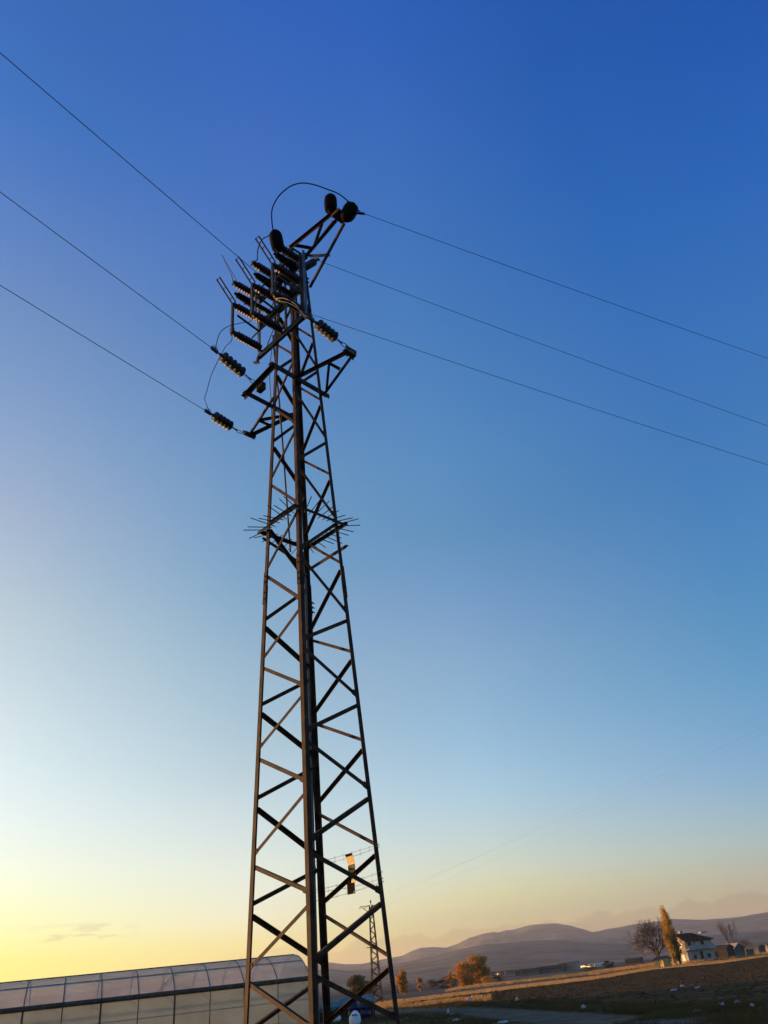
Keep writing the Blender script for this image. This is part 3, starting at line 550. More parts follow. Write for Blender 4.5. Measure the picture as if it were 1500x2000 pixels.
for k, (dx, dy, lab) in enumerate(((0, 0, 'upper of the two pale jumpers drooping across the switch to the right-hand string'), (3, 7, 'lower of the two pale jumpers drooping across the switch to the right-hand string'))):
    jumper([tw(536+k*2, 583+k*3, b=-0.95)] + [tw(q[0]+dx, q[1]+dy, b=-0.97) for q in ((550, 582), (562, 585), (577, 594), (588, 607), (595, 616))] + [QL1+ZU*0.03*(1-k)], 0.008, lab, M['rail'] if k == 0 else M['darkgalv'])
A_ = tw(535, 655, b=BF-0.02)
jumper([A_, tw(530, 690, b=-0.40), tw(527, 715, b=-0.50), tw(527, 745, b=-0.48), tw(530, 790, b=-0.36), tw(531, 830, b=-hs(8.6)-0.02)], 0.007, 'slack earthing cable hanging down the near left leg', M['galv'])

# ------------------------------------------------------------------ barbed wire and plates tied between the two far legs
def strand(za, zb, label, off=0.0, zm=None):
    pts = [legpt('F', za)+TB*0.014-TA*0.02, legpt('R', zb)+TB*0.014+TA*0.02]; mid = (pts[0]+pts[1])/2-ZU*(0.015 if zm is None else zm); P = smooth([pts[0], mid, pts[1]], 14)
    b = MB(); b.tube(P, 0.0028, 5)
    for i in range(3, len(P)-2, 4):
        for s in (1, -1): b.tube([P[i]-TB*0.0, P[i]+nz(ZU*s+TA*0.5+TB*0.3)*0.028], 0.0018, 4)
    b.tube([pts[1]+TB*0.0, pts[1]+TA*0.02-TB*0.09], 0.0028, 5); b.tube([pts[0], pts[0]-TA*0.02-TB*0.09], 0.0028, 5)
    b.build('barbed_wire', M['barb'], None, label=label, cat='barbed wire', group='barbed wire strung across the far tower face')
strand(1.53, 1.56, 'top barbed strand, running over the yellow plate', 0, 0.005)
strand(1.49, 1.53, 'second barbed strand, just under the top one', 0, 0.02)
strand(1.185, 1.23, 'slack barbed strand crossing just above the dark plate', 0, 0.012)
strand(1.150, 1.155, 'barbed strand crossing over the dark plate', 0, 0.02)
strand(1.045, 1.115, 'lowest barbed strand, at the dark plate\'s bottom edge', 0, 0.008)
PB = 0.575
root = empty('warning_plate', tow(0.05, PB, 1.35), 'narrow yellow metal plate hanging from barbed wire between the far tower legs', 'sign')
b = MB(); e = nz(TA*0.985-TB*0.17); nn = nz(np.cross(e, ZU))
c0 = tow(0.045, PB, 1.53); b.bar(c0-ZU*0.355+TA*0.02, c0-ZU*0.115+TA*0.012, e, (-0.085, 0.085), nn, (-0.0015, 0.0015))
b.bar(c0-ZU*0.113+TA*0.012, c0-ZU*0.03+nn*0.012, e, (-0.085, 0.085), nn, (-0.0015, 0.0015)); b.build('plate', M['plate_yellow'], root)
b = MB(); b.bar(c0-ZU*0.20+TA*0.016-nn*0.0035, c0-ZU*0.135+TA*0.014-nn*0.0035, e, (-0.08, 0.08), nn, (-0.001, 0.001)); b.bar(c0-ZU*0.20+TA*0.016+nn*0.0035, c0-ZU*0.135+TA*0.014+nn*0.0035, e, (-0.08, 0.08), nn, (-0.001, 0.001)); b.build('faded_band', M['leaf_olive'], root)
b = MB(); b.bar(c0-ZU*0.029+nn*0.012, c0+ZU*0.0+nn*0.03, e, (-0.085, 0.085), nn, (-0.0015, 0.0015)); b.build('folded_edge', M['plate_dark'], root)
root = empty('warning_plate', tow(0.02, PB, 1.12), 'small dark brown plate tied to barbed wire below the yellow plate', 'sign')
b = MB(); c0 = tow(0.02, PB+0.005, 1.13); b.bar(c0-ZU*0.085, c0+ZU*0.075, TA, (-0.075, 0.075), TB, (-0.0015, 0.0015)); b.build('plate', M['plate_dark'], root)
b = MB(); b.tube([c0+TA*0.05-TB*0.004-ZU*0.07, c0+TA*0.076-TB*0.006-ZU*0.06], 0.006, 5); b.tube([c0-TA*0.05+ZU*0.05-TB*0.004, c0-TA*0.03+ZU*0.08], 0.005, 5); b.build('tie', M['barb'], root)

# ------------------------------------------------------------------ greenhouse
rng = np.random.default_rng(7)
GAZ = math.radians(-22); gn = V(math.sin(GAZ), math.cos(GAZ), 0); Rp = at_range(606, 1909.5, 55)      # near eave at the right-hand end
EAVE = Rp[2]; GW = 8.5; RH = EAVE + 1.42
gd = V(math.cos(GAZ), -math.sin(GAZ), 0.0107)                   # along the house; the ground dips a little to the left
def gprof(t):                        # roof section: t 0 near eave, 1 far eave
    x = t*GW; u = abs(2*t-1); return x, EAVE + (RH-EAVE)*(1-u**2.2)
GH0 = V(Rp[0], Rp[1], 0)
green = empty('greenhouse', GH0, 'long arched greenhouse of hazy plastic film behind the tower, on the left', 'greenhouse')
LEN = 44.0
NS = 26; ts = [0.5-0.5*math.cos(math.pi*i/NS) for i in range(NS+1)]
def gp(s, t, dz=0.0, out=0.0):
    x, z = gprof(t); return GH0 - gd*s + gn*x + ZU*(z+dz)
NP = 90
vs = []
for i in range(NP+1):
    s = LEN*i/NP
    for t in ts:
        sag = 0.015*math.sin(s*3.4)*math.sin(math.pi*t); vs.append(gp(s, t, sag)-GH0)
fs = [(i*(NS+1)+j, i*(NS+1)+j+1, (i+1)*(NS+1)+j+1, (i+1)*(NS+1)+j) for i in range(NP) for j in range(NS)]
raw_mesh('roof', vs, fs, M['film_roof'], green, True)
for off, nm in ((0.0, 'side_wall'), (GW, 'side_wall')):
    vs = []; rows = 8
    for i in range(NP*2+1):
        s = LEN*i/(NP*2)
        for j in range(rows+1):
            z = -0.1+(EAVE+0.06)*j/rows; w_ = 0.03*noise.noise(Vector((s*0.9, z*1.3, off)))+0.02*math.sin(s*3.3)*math.sin(math.pi*j/rows)
            vs.append(-gd*s + gn*(off+w_) + ZU*z)
    fs = [(i*(rows+1)+j, i*(rows+1)+j+1, (i+1)*(rows+1)+j+1, (i+1)*(rows+1)+j) for i in range(NP*2) for j in range(rows)]
    raw_mesh(nm, vs, fs, M['film_side'], green, True)
for s_ in (0.0, LEN):
    c = [gp(s_, t)-GH0 for t in ts]; b_ = [-gd*s_ + gn*GW, -gd*s_]
    me = bpy.data.meshes.new('end_wall'); me.from_pydata([tuple(p) for p in c+b_], [], [tuple(range(len(c)+2))]); o = bpy.data.objects.new('end_wall', me); COL.objects.link(o); o.parent = green; me.materials.append(M['film_side'])
HS = 1.98; nh = int(LEN/HS)
for i in range(nh+1):
    s = i*HS; b = MB(); b.tube([gp(s, t, -0.015) for t in ts], 0.036, 6); b.build('hoop', M['rib'], green)
    b = MB(); 
    if i % 2 == 0: b.tube([GH0-gd*s, GH0-gd*s+ZU*(EAVE-0.06)], 0.05, 6)
    else: b.tube([GH0-gd*s+gn*0.02, GH0-gd*s+gn*0.02+ZU*(EAVE-0.06)], 0.026, 6)
    b.build('post', M['hoop'], green)
b = MB(); b.tube([gp(0, 0, -0.02)-gn*0.05, gp(LEN, 0, -0.02)-gn*0.05], 0.125, 8); b.build('eave_gutter', M['hoop'], green)
b = MB(); b.tube([gp(0, 1, -0.02)+gn*0.05, gp(LEN, 1, -0.02)+gn*0.05], 0.085, 8); b.build('eave_gutter', M['hoop'], green)
b = MB(); b.tube([gp(-0.05, 0.5, 0.03), gp(LEN, 0.5, 0.03)], 0.04, 6); b.build('ridge_tube', M['hoop'], green)
b = MB(); b.tube([gp(0, 0.22, -0.03), gp(LEN, 0.22, 0.0)], 0.045, 6); b.build('purlin', M['rib'], green)
b = MB(); b.tube([GH0+gn*0.06+ZU*1.25, GH0-gd*LEN+gn*0.06+ZU*1.25], 0.022, 6); b.build('side_rail', M['rib'], green)
for s0 in (7.0, 19.2, 24.8, 33):
    b = MB(); b.tube([gp(s0+1.9, 0.03, -0.08)] + [gp(s0+1.9-1.9*t, 0.03+0.30*t, -0.08) for t in (0.25, 0.5, 0.75, 1.0)], 0.03, 6); b.build('roof_brace', M['rib'], green)

# ------------------------------------------------------------------ trees and bushes
def leaf_mesh(cen, rad, n, size, rg, flat=0.35, shell=0.55):
    # cen, rad: leaf clumps; leaves are small four-cornered faces scattered through every clump
    cen = np.asarray(cen, float); rad = np.asarray(rad, float); k = len(cen); vol = (rad.prod(1))**0.75; idx = rg.choice(k, n, p=vol/vol.sum())
    u = rg.normal(size=(n, 3)); u /= np.linalg.norm(u, axis=1)[:, None]; r = rg.random(n)**(shell/1.5); p = cen[idx] + u*rad[idx]*r[:, None]
    a = rg.normal(size=(n, 3)); a /= np.linalg.norm(a, axis=1)[:, None]; b = np.cross(a, rg.normal(size=(n, 3))); b /= np.linalg.norm(b, axis=1)[:, None]
    s = size*rg.uniform(0.55, 1.3, n)[:, None]
    q = np.stack([p-a*s, p-b*s*0.55, p+a*s, p+b*s*0.55], 1).reshape(-1, 3); f = np.arange(n*4).reshape(n, 4); return q, f
def limbs(b, base, tops, r0):
    for t in tops:
        m1 = base+(t-base)*0.5+V(*rng.normal(0, 0.05, 3))*np.linalg.norm(t-base); b.tube([base, m1, t], [r0, r0*0.6, r0*0.2], 5)
def clumps_round(h, w, n, rg, low=0.04, k=0.40):
    c, r = [], []
    for i in range(n):
        z = rg.uniform(low, 0.86); ww = math.sqrt(max(0.02, 1-((z-0.52)/0.50)**2)); an = rg.uniform(0, 2*math.pi); d = ww*math.sqrt(rg.random())*0.36*w
        s = rg.uniform(0.6, 1.25)*k; c.append((d*math.cos(an), d*math.sin(an), z*h)); r.append((s*w*0.5, s*w*0.5, s*h*0.32))
    return c, r
def clumps_column(h, w, n, rg, low=0.06):
    c, r = [], []
    for i in range(n):
        z = low+(0.97-low)*i/(n-1); ww = float(np.interp(z, [0, .15, .35, .6, .8, .92, 1], [.42, .6, .85, 1, .92, .6, .25]))*rg.uniform(0.8, 1.2); an = rg.uniform(0, 2*math.pi); d = rg.uniform(0.1, 0.36)*w*ww
        c.append((d*math.cos(an), d*math.sin(an), z*h)); r.append((w*0.30*ww*rg.uniform(.75, 1.3), w*0.30*ww*rg.uniform(.75, 1.3), h*0.075*rg.uniform(.8, 1.5)))
    return c, r
def tree(name, loc, h, w, kind, leafm, n, size, seed, label, cat='tree', group=None, trunk=True, ncl=None):
    rg = np.random.default_rng(seed); root = empty(name, loc, label, cat, group); base = np.array(root.location)
    cen, rad = clumps_round(h, w, ncl or 64, rg) if kind == 'round' else clumps_column(h, w, ncl or 30, rg)
    q, f = leaf_mesh(cen, rad, n, size, rg); raw_mesh('crown', q, f, leafm, root)
    if trunk:
        b = MB(); top = base+V(0, 0, h*0.62); b.tube([base, base+V(0.02*h*rg.normal(), 0, h*0.3), top], [h*0.028, h*0.02, h*0.008], 6)
        limbs(b, base+V(0, 0, h*0.18), [base+np.array(cen[i]) for i in rg.choice(len(cen), min(9, len(cen)), replace=False)], h*0.012); b.build('trunk', M['bark'], root)
    return root
def bare_tree(name, loc, h, w, seed, label, depth=6, cat='tree', r0=None, group=None, m=None):
    rg = random.Random(seed); root = empty(name, loc, label, cat, group); base = np.array(loc, float); tr, cr = MB(), MB()
    def grow(p, d, L, r, lev):
        pts = [p]; q = p
        for i in range(3):
            d = nz(d + V(rg.gauss(0, .10), rg.gauss(0, .10), rg.gauss(0.05, .06))); q = q+d*L/3; pts.append(q)
        (tr if lev < 2 else cr).tube(pts, [r, r*0.85, r*0.72, r*0.6], 5 if lev < 2 else 3, lev < 1)
        if lev >= depth: return
        k = 4 if lev == 0 else 3
        for i in range(k):
            st = pts[3] if i < 2 else pts[2]; an = rg.uniform(0, 6.283); sp = rg.uniform(0.35, 0.75)*(w/h)*1.5
            side = nz(np.cross(d, V(math.cos(an), math.sin(an), 0.3))); grow(st, nz(d+side*sp), L*rg.uniform(0.62, 0.82), r*0.64, lev+1)
    for k in range(3):
        an = k*2.1+0.4; grow(base+V(0.1*math.cos(an), 0.1*math.sin(an), 0), nz(V(math.cos(an)*0.28*w/h, math.sin(an)*0.28*w/h, 1)), h*0.29, (r0 or h*0.02), 0)
    tr.build('trunk', M['bark'], root); cr.build('crown', m or M['twig'], root); return root
def scale_at(P):           # metres per photo pixel at point P
    return ((np.asarray(P)-CAMP) @ FW)/F
g1 = 'autumn trees on the plain'
P = at_range(698, 1944, 150); P[2] = 0
tree('tree', P, 3.5, 3.5, 'round', M['leaf_olive'], 3600, 0.16, 11, 'round olive-brown tree right behind the foot of the big tower', group=g1)
P = at_range(722, 1944, 175); P[2] = 0
tree('tree', P, 2.6, 3.4, 'round', M['leaf_olive'], 1800, 0.16, 12, 'low olive tree beside the foot of the distant pylon', group=g1)
P = at_range(788, 1940, 140); P[2] = 0
tree('tree', P, 3.3, 1.9, 'column', M['leaf_orange'], 2400, 0.13, 13, 'small upright orange tree just right of the big tower\'s leg', group=g1)
P = at_range(911, 1920, 165); P[2] = 0
tree('tree', P, 4.3, 4.6, 'round', M['leaf_orange'], 7000, 0.14, 14, 'left of the two merged rust-orange trees in the middle of the plain', group=g1)
P = at_range(936, 1918, 170); P[2] = 0
tree('tree', P, 5.0, 4.7, 'round', M['leaf_orange'], 8000, 0.14, 15, 'right and taller of the two merged rust-orange trees in the middle of the plain', group=g1)
g2 = 'scrubby bushes along the field edge'
for i, (x, y, R_, h, w, m_, lab) in enumerate((
    (849, 1934, 165, 1.9, 3.4, 'leaf_grey', 'pale grey-brown bush left of the rust-orange trees'), (822, 1938, 160, 2.2, 1.4, 'leaf_orange', 'small upright orange shrub between the big tower and the grey bush'),
    (868, 1931, 170, 1.8, 2.6, 'leaf_grey', 'grey bush next to the cream hut'), (880, 1926, 180, 3.0, 2.0, 'leaf_orange', 'dark orange bush in front of the cream hut'), (952, 1917, 160, 1.3, 3.4, 'leaf_orange', 'low orange bush at the right foot of the merged trees'),
    (970, 1916, 200, 1.6, 3.4, 'leaf_grey', 'grey bush right of the merged trees'), (1153, 1904, 210, 1.6, 3.6, 'leaf_green', 'dark low bush before the stubble edge, left of a second one'), (1190, 1899, 220, 1.9, 3.0, 'leaf_green', 'dark low bush in the grass left of the yellow hut'),
    (1450, 1862, 220, 4.6, 5.2, 'leaf_grey', 'bare reddish bush on the ridge far right of the house'), (1460, 1863, 230, 4.2, 4.0, 'leaf_grey', 'bare bush at the far right end of the ridge'))):
    P = at_range(x, y, R_); P[2] = 0
    if i < 8: tree('bush', P, h, w, 'round', M[m_], 900, 0.12, 40+i, lab, 'bush', g2, False, 18)
    else: bare_tree('bush', P, h, w*0.9, 60+i, lab, 5, 'bush', 0.05, g2)
P = at_range(1288, 1880.5, 178); P[2] = 0; bare_tree('tree', P, 9.2, 9.4, 5, 'big leafless grey-brown tree left of the white house', 6, 'tree', 0.20)
P = at_range(1319, 1878, 175); P[2] = 0
tree('poplar_tree', P, 9.6, 2.3, 'column', M['leaf_yellow'], 9000, 0.11, 21, 'tall yellow poplar in front of the white house', ncl=44)
P = at_range(1328, 1877, 172); P[2] = 0
tree('tree', P, 4.9, 1.5, 'column', M['leaf_green'], 2600, 0.12, 22, 'dark green shrub-like tree between the yellow poplar and the house', ncl=24)
P = at_range(1433, 1862, 230); P[2] = 0; bare_tree('poplar_tree', P, 8.5, 1.5, 23, 'thin almost bare poplar right of the house and its sheds', 5, 'tree', 0.07)

# ------------------------------------------------------------------ the house and its outbuildings
HR_ = 180.0
HC = at_range(1347, 1879, HR_); HC[2] = 0.0                    # near corner of the house
va = math.atan2(HC[0], HC[1]); toc = V(-math.sin(va), -math.cos(va), 0); rgt = V(math.cos(va), -math.sin(va), 0)
q1 = nz(rgt*0.78 - toc*0.62); q2 = nz(-rgt*0.60 - toc*0.80)      # along the front, along the gable side
q2 = nz(q2-q1*np.dot(q2, q1))
house = empty('house', HC, 'two-storey white house with a dark red roof and a balcony line, beside a yellow poplar', 'house')
px_m = 1.0/scale_at(HC+V(0, 0, 2))
HL, HD, HE, HRG = 6.2, 5.0, 3.65, 4.9
def hp(x, y, z): return HC + q1*x + q2*y + ZU*z
b = MB(); b.hexa([hp(0, 0, 0), hp(HL, 0, 0), hp(HL, HD, 0), hp(0, HD, 0), hp(0, 0, HE), hp(HL, 0, HE), hp(HL, HD, HE), hp(0, HD, HE)]); b.build('wall', M['wall_white'], house)
b = MB(); b.add([hp(-0.012, 0.02, 2.15), hp(-0.012, HD-0.02, 2.15), hp(-0.012, HD-0.02, HE), hp(-0.012, HD/2, HRG-0.12), hp(-0.012, 0.02, HE)], [(0, 1, 2, 3, 4)]); b.add([hp(0.25, 0.02, HE), hp(0.25, HD-0.02, HE), hp(0.25, HD/2, HRG-0.12)], [(0, 1, 2)]); b.build('gable_wall', M['brickraw'], house)
ov = 0.45; b = MB(); th = 0.14
rA, rB = hp(-ov*0.6, HD/2, HRG), hp(HL-2.3, HD/2, HRG); e = [hp(-ov*0.6, -ov, HE-0.1), hp(HL+ov, -ov, HE-0.1), hp(HL+ov, HD+ov, HE-0.1), hp(-ov*0.6, HD+ov, HE-0.1)]
up = ZU*th; vs = [e[0], e[1], e[2], e[3], rA, rB]; vs2 = [p+up for p in vs]
b.add(vs+vs2, [(6, 7, 11, 10), (7, 8, 11), (8, 9, 10, 11), (0, 4, 5, 1), (1, 5, 2), (2, 5, 4, 3), (0, 1, 7, 6), (1, 2, 8, 7), (2, 3, 9, 8), (3, 4, 10, 9), (4, 0, 6, 10)]); roof = b.build('roof', M['roof'], house)
b = MB(); b.box(hp(2.0, HD*0.62, HRG+0.05), (0.28, 0.28, 0.45), (q1, q2, ZU)); b.box(hp(2.0, HD*0.62, HRG+0.53), (0.34, 0.34, 0.04), (q1, q2, ZU)); b.build('chimney', M['brickraw'], roof)
b = MB(); b.bar(hp(-0.1, -0.75, 2.2), hp(HL+0.1, -0.75, 2.2), q2, (0, 0.748), ZU, (-0.1, 0.08)); b.bar(hp(-0.1, -0.75, 2.28), hp(HL+0.1, -0.75, 2.28), q2, (0, 0.08), ZU, (0.002, 0.55)); b.build('balcony', M['wall_white'], house)
for x, z, w_, h_, nm in ((0.9, 3.05, 0.85, 1.0, 'window'), (4.0, 3.05, 0.85, 1.1, 'window'), (1.6, 0.9, 0.8, 0.8, 'window'), (4.9, 0.95, 0.85, 0.8, 'window'), (3.2, 0.92, 0.85, 1.8, 'door')):
    f_ = MB(); z0, z1 = z-h_/2, z+h_/2; x0, x1 = x-w_/2, x+w_/2
    for A_, B_ in (((x0, z0), (x1, z0)), ((x0, z1), (x1, z1))): f_.bar(hp(A_[0]-0.06, -0.003, A_[1]), hp(B_[0]+0.06, -0.003, B_[1]), ZU, (-0.05, 0.05), q2, (-0.05, 0))
    for A_ in (x0, x1): f_.bar(hp(A_, -0.003, z0+0.051), hp(A_, -0.003, z1-0.051), q1, (-0.05, 0.05), q2, (-0.05, 0))
    fr = f_.build(nm, M['frame'], house); p_ = MB(); p_.bar(hp(x0+0.051, -0.006, z0+0.051), hp(x0+0.051, -0.006, z1-0.051), q1, (0, w_-0.102), q2, (-0.012, 0)); p_.build('pane' if nm == 'window' else 'door_leaf', M['pane'], fr)
for y, z, w_, h_ in ((1.3, 3.05, 0.8, 1.0), (3.6, 3.05, 0.8, 1.0), (1.3, 0.95, 0.9, 1.1), (3.4, 0.95, 0.9, 1.0)):
    p_ = MB(); p_.bar(hp(-0.03, y-w_/2, z-h_/2), hp(-0.03, y-w_/2, z+h_/2), q2, (0, w_), q1, (0, 0.016)); fr = p_.build('window', M['frame'], house)
    p_ = MB(); p_.bar(hp(-0.048, y-w_/2+0.06, z-h_/2+0.06), hp(-0.048, y-w_/2+0.06, z+h_/2-0.06), q2, (0, w_-0.12), q1, (0, 0.016)); p_.build('pane', M['pane'], fr)
b = MB(); b.tube([hp(HL+0.3, HD*0.4, HRG-0.75), hp(HL+0.3, HD*0.4, HRG-0.1)], 0.04, 6); b.box(hp(HL+0.2, HD*0.4, HRG+0.0), (0.75, 0.4, 0.10), (q1, q2, ZU)); b.build('water_heater', M['frame'], roof)

def shed(name, px, py, R_, L, D_, h, rise, yaw, wallm, roofm, label, cat='shed', group=None, openings=()):
    P = at_range(px, py, R_); P[2] = 0; v = math.atan2(P[0], P[1])+yaw; a = V(math.cos(v), -math.sin(v), 0); d_ = V(math.sin(v), math.cos(v), 0)
    root = empty(name, P, label, cat, group); c = lambda x, y, z: P+a*x+d_*y+ZU*z
    b = MB(); b.hexa([c(-L/2, 0, 0), c(L/2, 0, 0), c(L/2, D_, 0), c(-L/2, D_, 0), c(-L/2, 0, h), c(L/2, 0, h), c(L/2, D_, h), c(-L/2, D_, h)])
    if rise > 0:
        for s in (-L/2, L/2-0.12): b.add([c(s, 0, h), c(s, D_, h), c(s, D_/2, h+rise), c(s+0.12, 0, h), c(s+0.12, D_, h), c(s+0.12, D_/2, h+rise)], [(0, 1, 2), (5, 4, 3), (0, 2, 5, 3), (1, 4, 5, 2)])
    b.build('wall', wallm, root)
    b = MB(); o = 0.22; t = 0.09
    if rise > 0:
        for y0, y1 in ((-o, D_/2), (D_+o, D_/2)):
            z0 = h-o*rise/(D_/2)+0.01; p = [c(-L/2-o, y0, z0), c(L/2+o, y0, z0), c(L/2+o, y1, h+rise+0.01), c(-L/2-o, y1, h+rise+0.01)]; b.hexa(p+[x+ZU*t for x in p])
    else: p = [c(-L/2-o, -o, h+0.01), c(L/2+o, -o, h+0.01), c(L/2+o, D_+o, h+0.01-rise), c(-L/2-o, D_+o, h+0.01-rise)]; b.hexa(p+[x+ZU*t for x in p])
    b.build('roof', roofm, root)
    for (x, z, w_, h_, nm) in openings:
        b = MB(); b.bar(c(x-w_/2, -0.03, z-h_/2), c(x-w_/2, -0.03, z+h_/2), a, (0, w_), d_, (0, 0.025)); b.build(nm, M['pane'], root)
    return root
g3 = 'outbuildings near the white house'
shed('hut', 1287, 1880, 160, 2.3, 1.6, 1.15, 0.35, 0.9, M['hutwall'], M['timber'], 'little low hut glowing yellow in the sun at the foot of the bare tree', 'hut', g3, ((0.3, 0.45, 0.5, 0.7, 'door'),))
shed('shed', 1407, 1871, 190, 3.6, 2.8, 1.9, 0.5, 0.5, M['timber'], M['timber'], 'dark lean shed directly right of the white house', 'shed', g3, ((-0.6, 0.75, 0.7, 1.3, 'door'),))
shed('shed', 1424, 1869, 195, 3.4, 3.0, 1.6, 0.9, 0.75, M['wall_far'], M['brickraw'], 'pale shed with a sunlit sloping roof, second right of the house', 'shed', g3, ((0.3, 0.9, 0.6, 0.6, 'window'),))
shed('shed', 1444, 1866, 200, 3.6, 2.6, 1.2, 0.0, 0.6, M['wall_far'], M['wall_far'], 'low flat-roofed pale shed, third right of the house', 'shed', g3, ((-0.8, 0.5, 0.5, 0.9, 'door'),))
shed('shed', 1471, 1862, 215, 3.2, 2.6, 1.4, 0.4, 0.6, M['wall_far'], M['wall_far'], 'small grey building at the far right end of the ridge', 'shed', g3, ((0, 0.8, 0.6, 0.5, 'window'),))
shed('shed', 1492, 1860, 225, 2.6, 2.4, 1.7, 0.4, 0.6, M['brickraw'], M['wall_far'], 'little block building cut by the right picture edge', 'shed', g3, ((0, 1.0, 0.6, 0.6, 'window'),))
g4 = 'buildings far out on the plain'
shed('barn', 1030, 1900, 330, 9.0, 6, 1.75, 0.2, 0.25, M['wall_far'], M['timber'], 'left and paler part of the long low barn beyond the fields', 'barn', g4, tuple((-4+1.1*k, 1.0, 0.5, 0.5, 'window') for k in range(8)))
shed('barn', 1074, 1896, 330, 9.5, 6, 1.95, 0.2, 0.25, M['wall_far'], M['timber'], 'middle part of the long low barn, with a row of dark windows', 'barn', g4, tuple((-4.3+1.05*k, 1.15, 0.55, 0.55, 'window') for k in range(9)))
shed('barn', 1109, 1892, 335, 6.0, 6, 2.4, 0.2, 0.25, M['brickraw'], M['timber'], 'brown right end of the long low barn', 'barn', g4)
shed('hall', 1179, 1885, 460, 10.5, 7, 1.0, 0.25, -0.6, M['metal_roof'], M['metal_roof'], 'long bright metal hall catching the last sun on the plain', 'hall', g4)
shed('hall', 1153, 1889, 470, 4.5, 5, 0.7, 0.2, -0.6, M['metal_roof'], M['metal_roof'], 'short bright metal hall left of the long one', 'hall', g4)
shed('hut', 1236, 1879, 400, 6.5, 5, 1.6, 0.4, 0.3, M['timber'], M['timber'], 'dark low building left of the bare tree', 'hut', g4)
shed('hut', 888, 1920, 190, 1.5, 1.6, 2.0, 0.0, 0.3, M['wall_far'], M['wall_far'], 'narrow cream hut left of the rust-orange trees', 'hut', g4, ((0.2, 1.2, 0.4, 0.4, 'window'),))
for i, (x, y, R_, L, h, lab) in enumerate(((876, 1914, 520, 6, 3.2, 'tiny pale house left of the cream hut'), (866, 1916, 560, 6, 2.8, 'tiny house leftmost in the far village'), (972, 1904, 600, 8, 3.2, 'tiny white house first right of the merged trees'), (985, 1902.5, 640, 8, 3.8, 'tiny white house second right of the merged trees'), (994, 1900.5, 600, 7, 3.4, 'tiny white house third right of the merged trees'), (960, 1906, 620, 7, 3.0, 'tiny pale house touching the merged trees on their right'))):
    shed('house', x, y, R_, L*0.6, 4, h*0.5, 0.8, 0.4+0.3*i, M['wall_far'], M['roof'], lab, 'house', 'tiny houses of the far village', ((0, 0.8, 0.8, 0.6, 'window'),))

# ------------------------------------------------------------------ distant lattice pylon and its line
PP = at_range(737.5, 1956, 92); PP[2] = 0
pyl = empty('lattice_pylon', PP, 'slender distant lattice pylon with a T-shaped head, seen between the legs of the big tower', 'pylon')
d = ray(722.5, 1768); ph = CAMH + math.hypot(PP[0], PP[1])*d[2]/math.hypot(d[0], d[1])
pv = math.atan2(PP[0], PP[1])+0.18; pa = V(math.cos(pv), -math.sin(pv), 0); pb = V(math.sin(pv), math.cos(pv), 0)
def pq(x, y, z): return PP+pa*x+pb*y+ZU*z
def ph_w(z): return 0.47 - (0.47-0.16)*z/ph
for sx in (-1, 1):
    for sy in (-1, 1):
        b = MB(); b.tube([pq(sx*ph_w(0), sy*ph_w(0), 0), pq(sx*ph_w(ph), sy*ph_w(ph), ph)], 0.042, 4); b.build('leg', ST, pyl)
nz_ = 19
for nrm in range(4):
    b = MB(); sgn = 1
    for i in range(nz_):
        z0, z1 = ph*i/nz_, ph*(i+1)/nz_; s = 1 if (i+nrm) % 2 else -1; w0, w1 = ph_w(z0), ph_w(z1)
        for s_ in ((s, -s),) :
            f_ = (lambda u, w: pq(u*w, -w, 0)) if nrm == 0 else (lambda u, w: pq(w, u*w, 0)) if nrm == 1 else (lambda u, w: pq(u*w, w, 0)) if nrm == 2 else (lambda u, w: pq(-w, u*w, 0))
            b.tube([f_(s_[0], w0)+ZU*z0, f_(s_[1], w1)+ZU*z1], 0.03, 4)
    b.build('bracing', ST, pyl)
b = MB()
for s in (-1, 1):
    tip_ = pq(s*1.12, 0, ph-0.04)
    for sy in (-1, 1):
        b.tube([pq(s*0.17, sy*0.17, ph-0.04), tip_], 0.024, 4); b.tube([pq(s*0.19, sy*0.19, ph-0.70), tip_], 0.026, 4)
    b.tube([pq(s*0.75, 0, ph-0.04), pq(s*0.75, 0, ph-0.33)], 0.02, 4); b.tube([pq(s*0.30, 0, ph-0.04), pq(s*0.75, 0, ph-0.33)], 0.02, 4)
b.build('crossarm', ST, pyl)
b = MB(); b.tube([pq(-1.10, 0, ph-0.04), pq(-1.19, 0, ph-0.10), pq(-1.21, 0, ph-0.30)], 0.03, 5); b.tube([pq(1.10, 0, ph-0.04), pq(1.19, 0, ph-0.10), pq(1.21, 0, ph-0.30)], 0.03, 5); b.build('insulator', M['discglaze'], pyl)
b = MB(); b.lathe(pq(0, 0, ph-0.02), ZU, [(0, 0.03), (0.22, 0.03), (0.221, 0.07), (0.44, 0.075), (0.47, 0.03), (0.56, 0.02)], 8); b.build('insulator', M['discglaze'], pyl)
b = MB(); b.bar(pq(-0.75, -0.40, ph*0.56), pq(0.40, -0.40, ph*0.56), ZU, (-0.02, 0.02), pb, (-0.02, 0.02)); b.bar(pq(-0.75, 0.40, ph*0.56), pq(0.40, 0.40, ph*0.56), ZU, (-0.02, 0.02), pb, (-0.02, 0.02)); b.build('climbing_guard', ST, pyl)
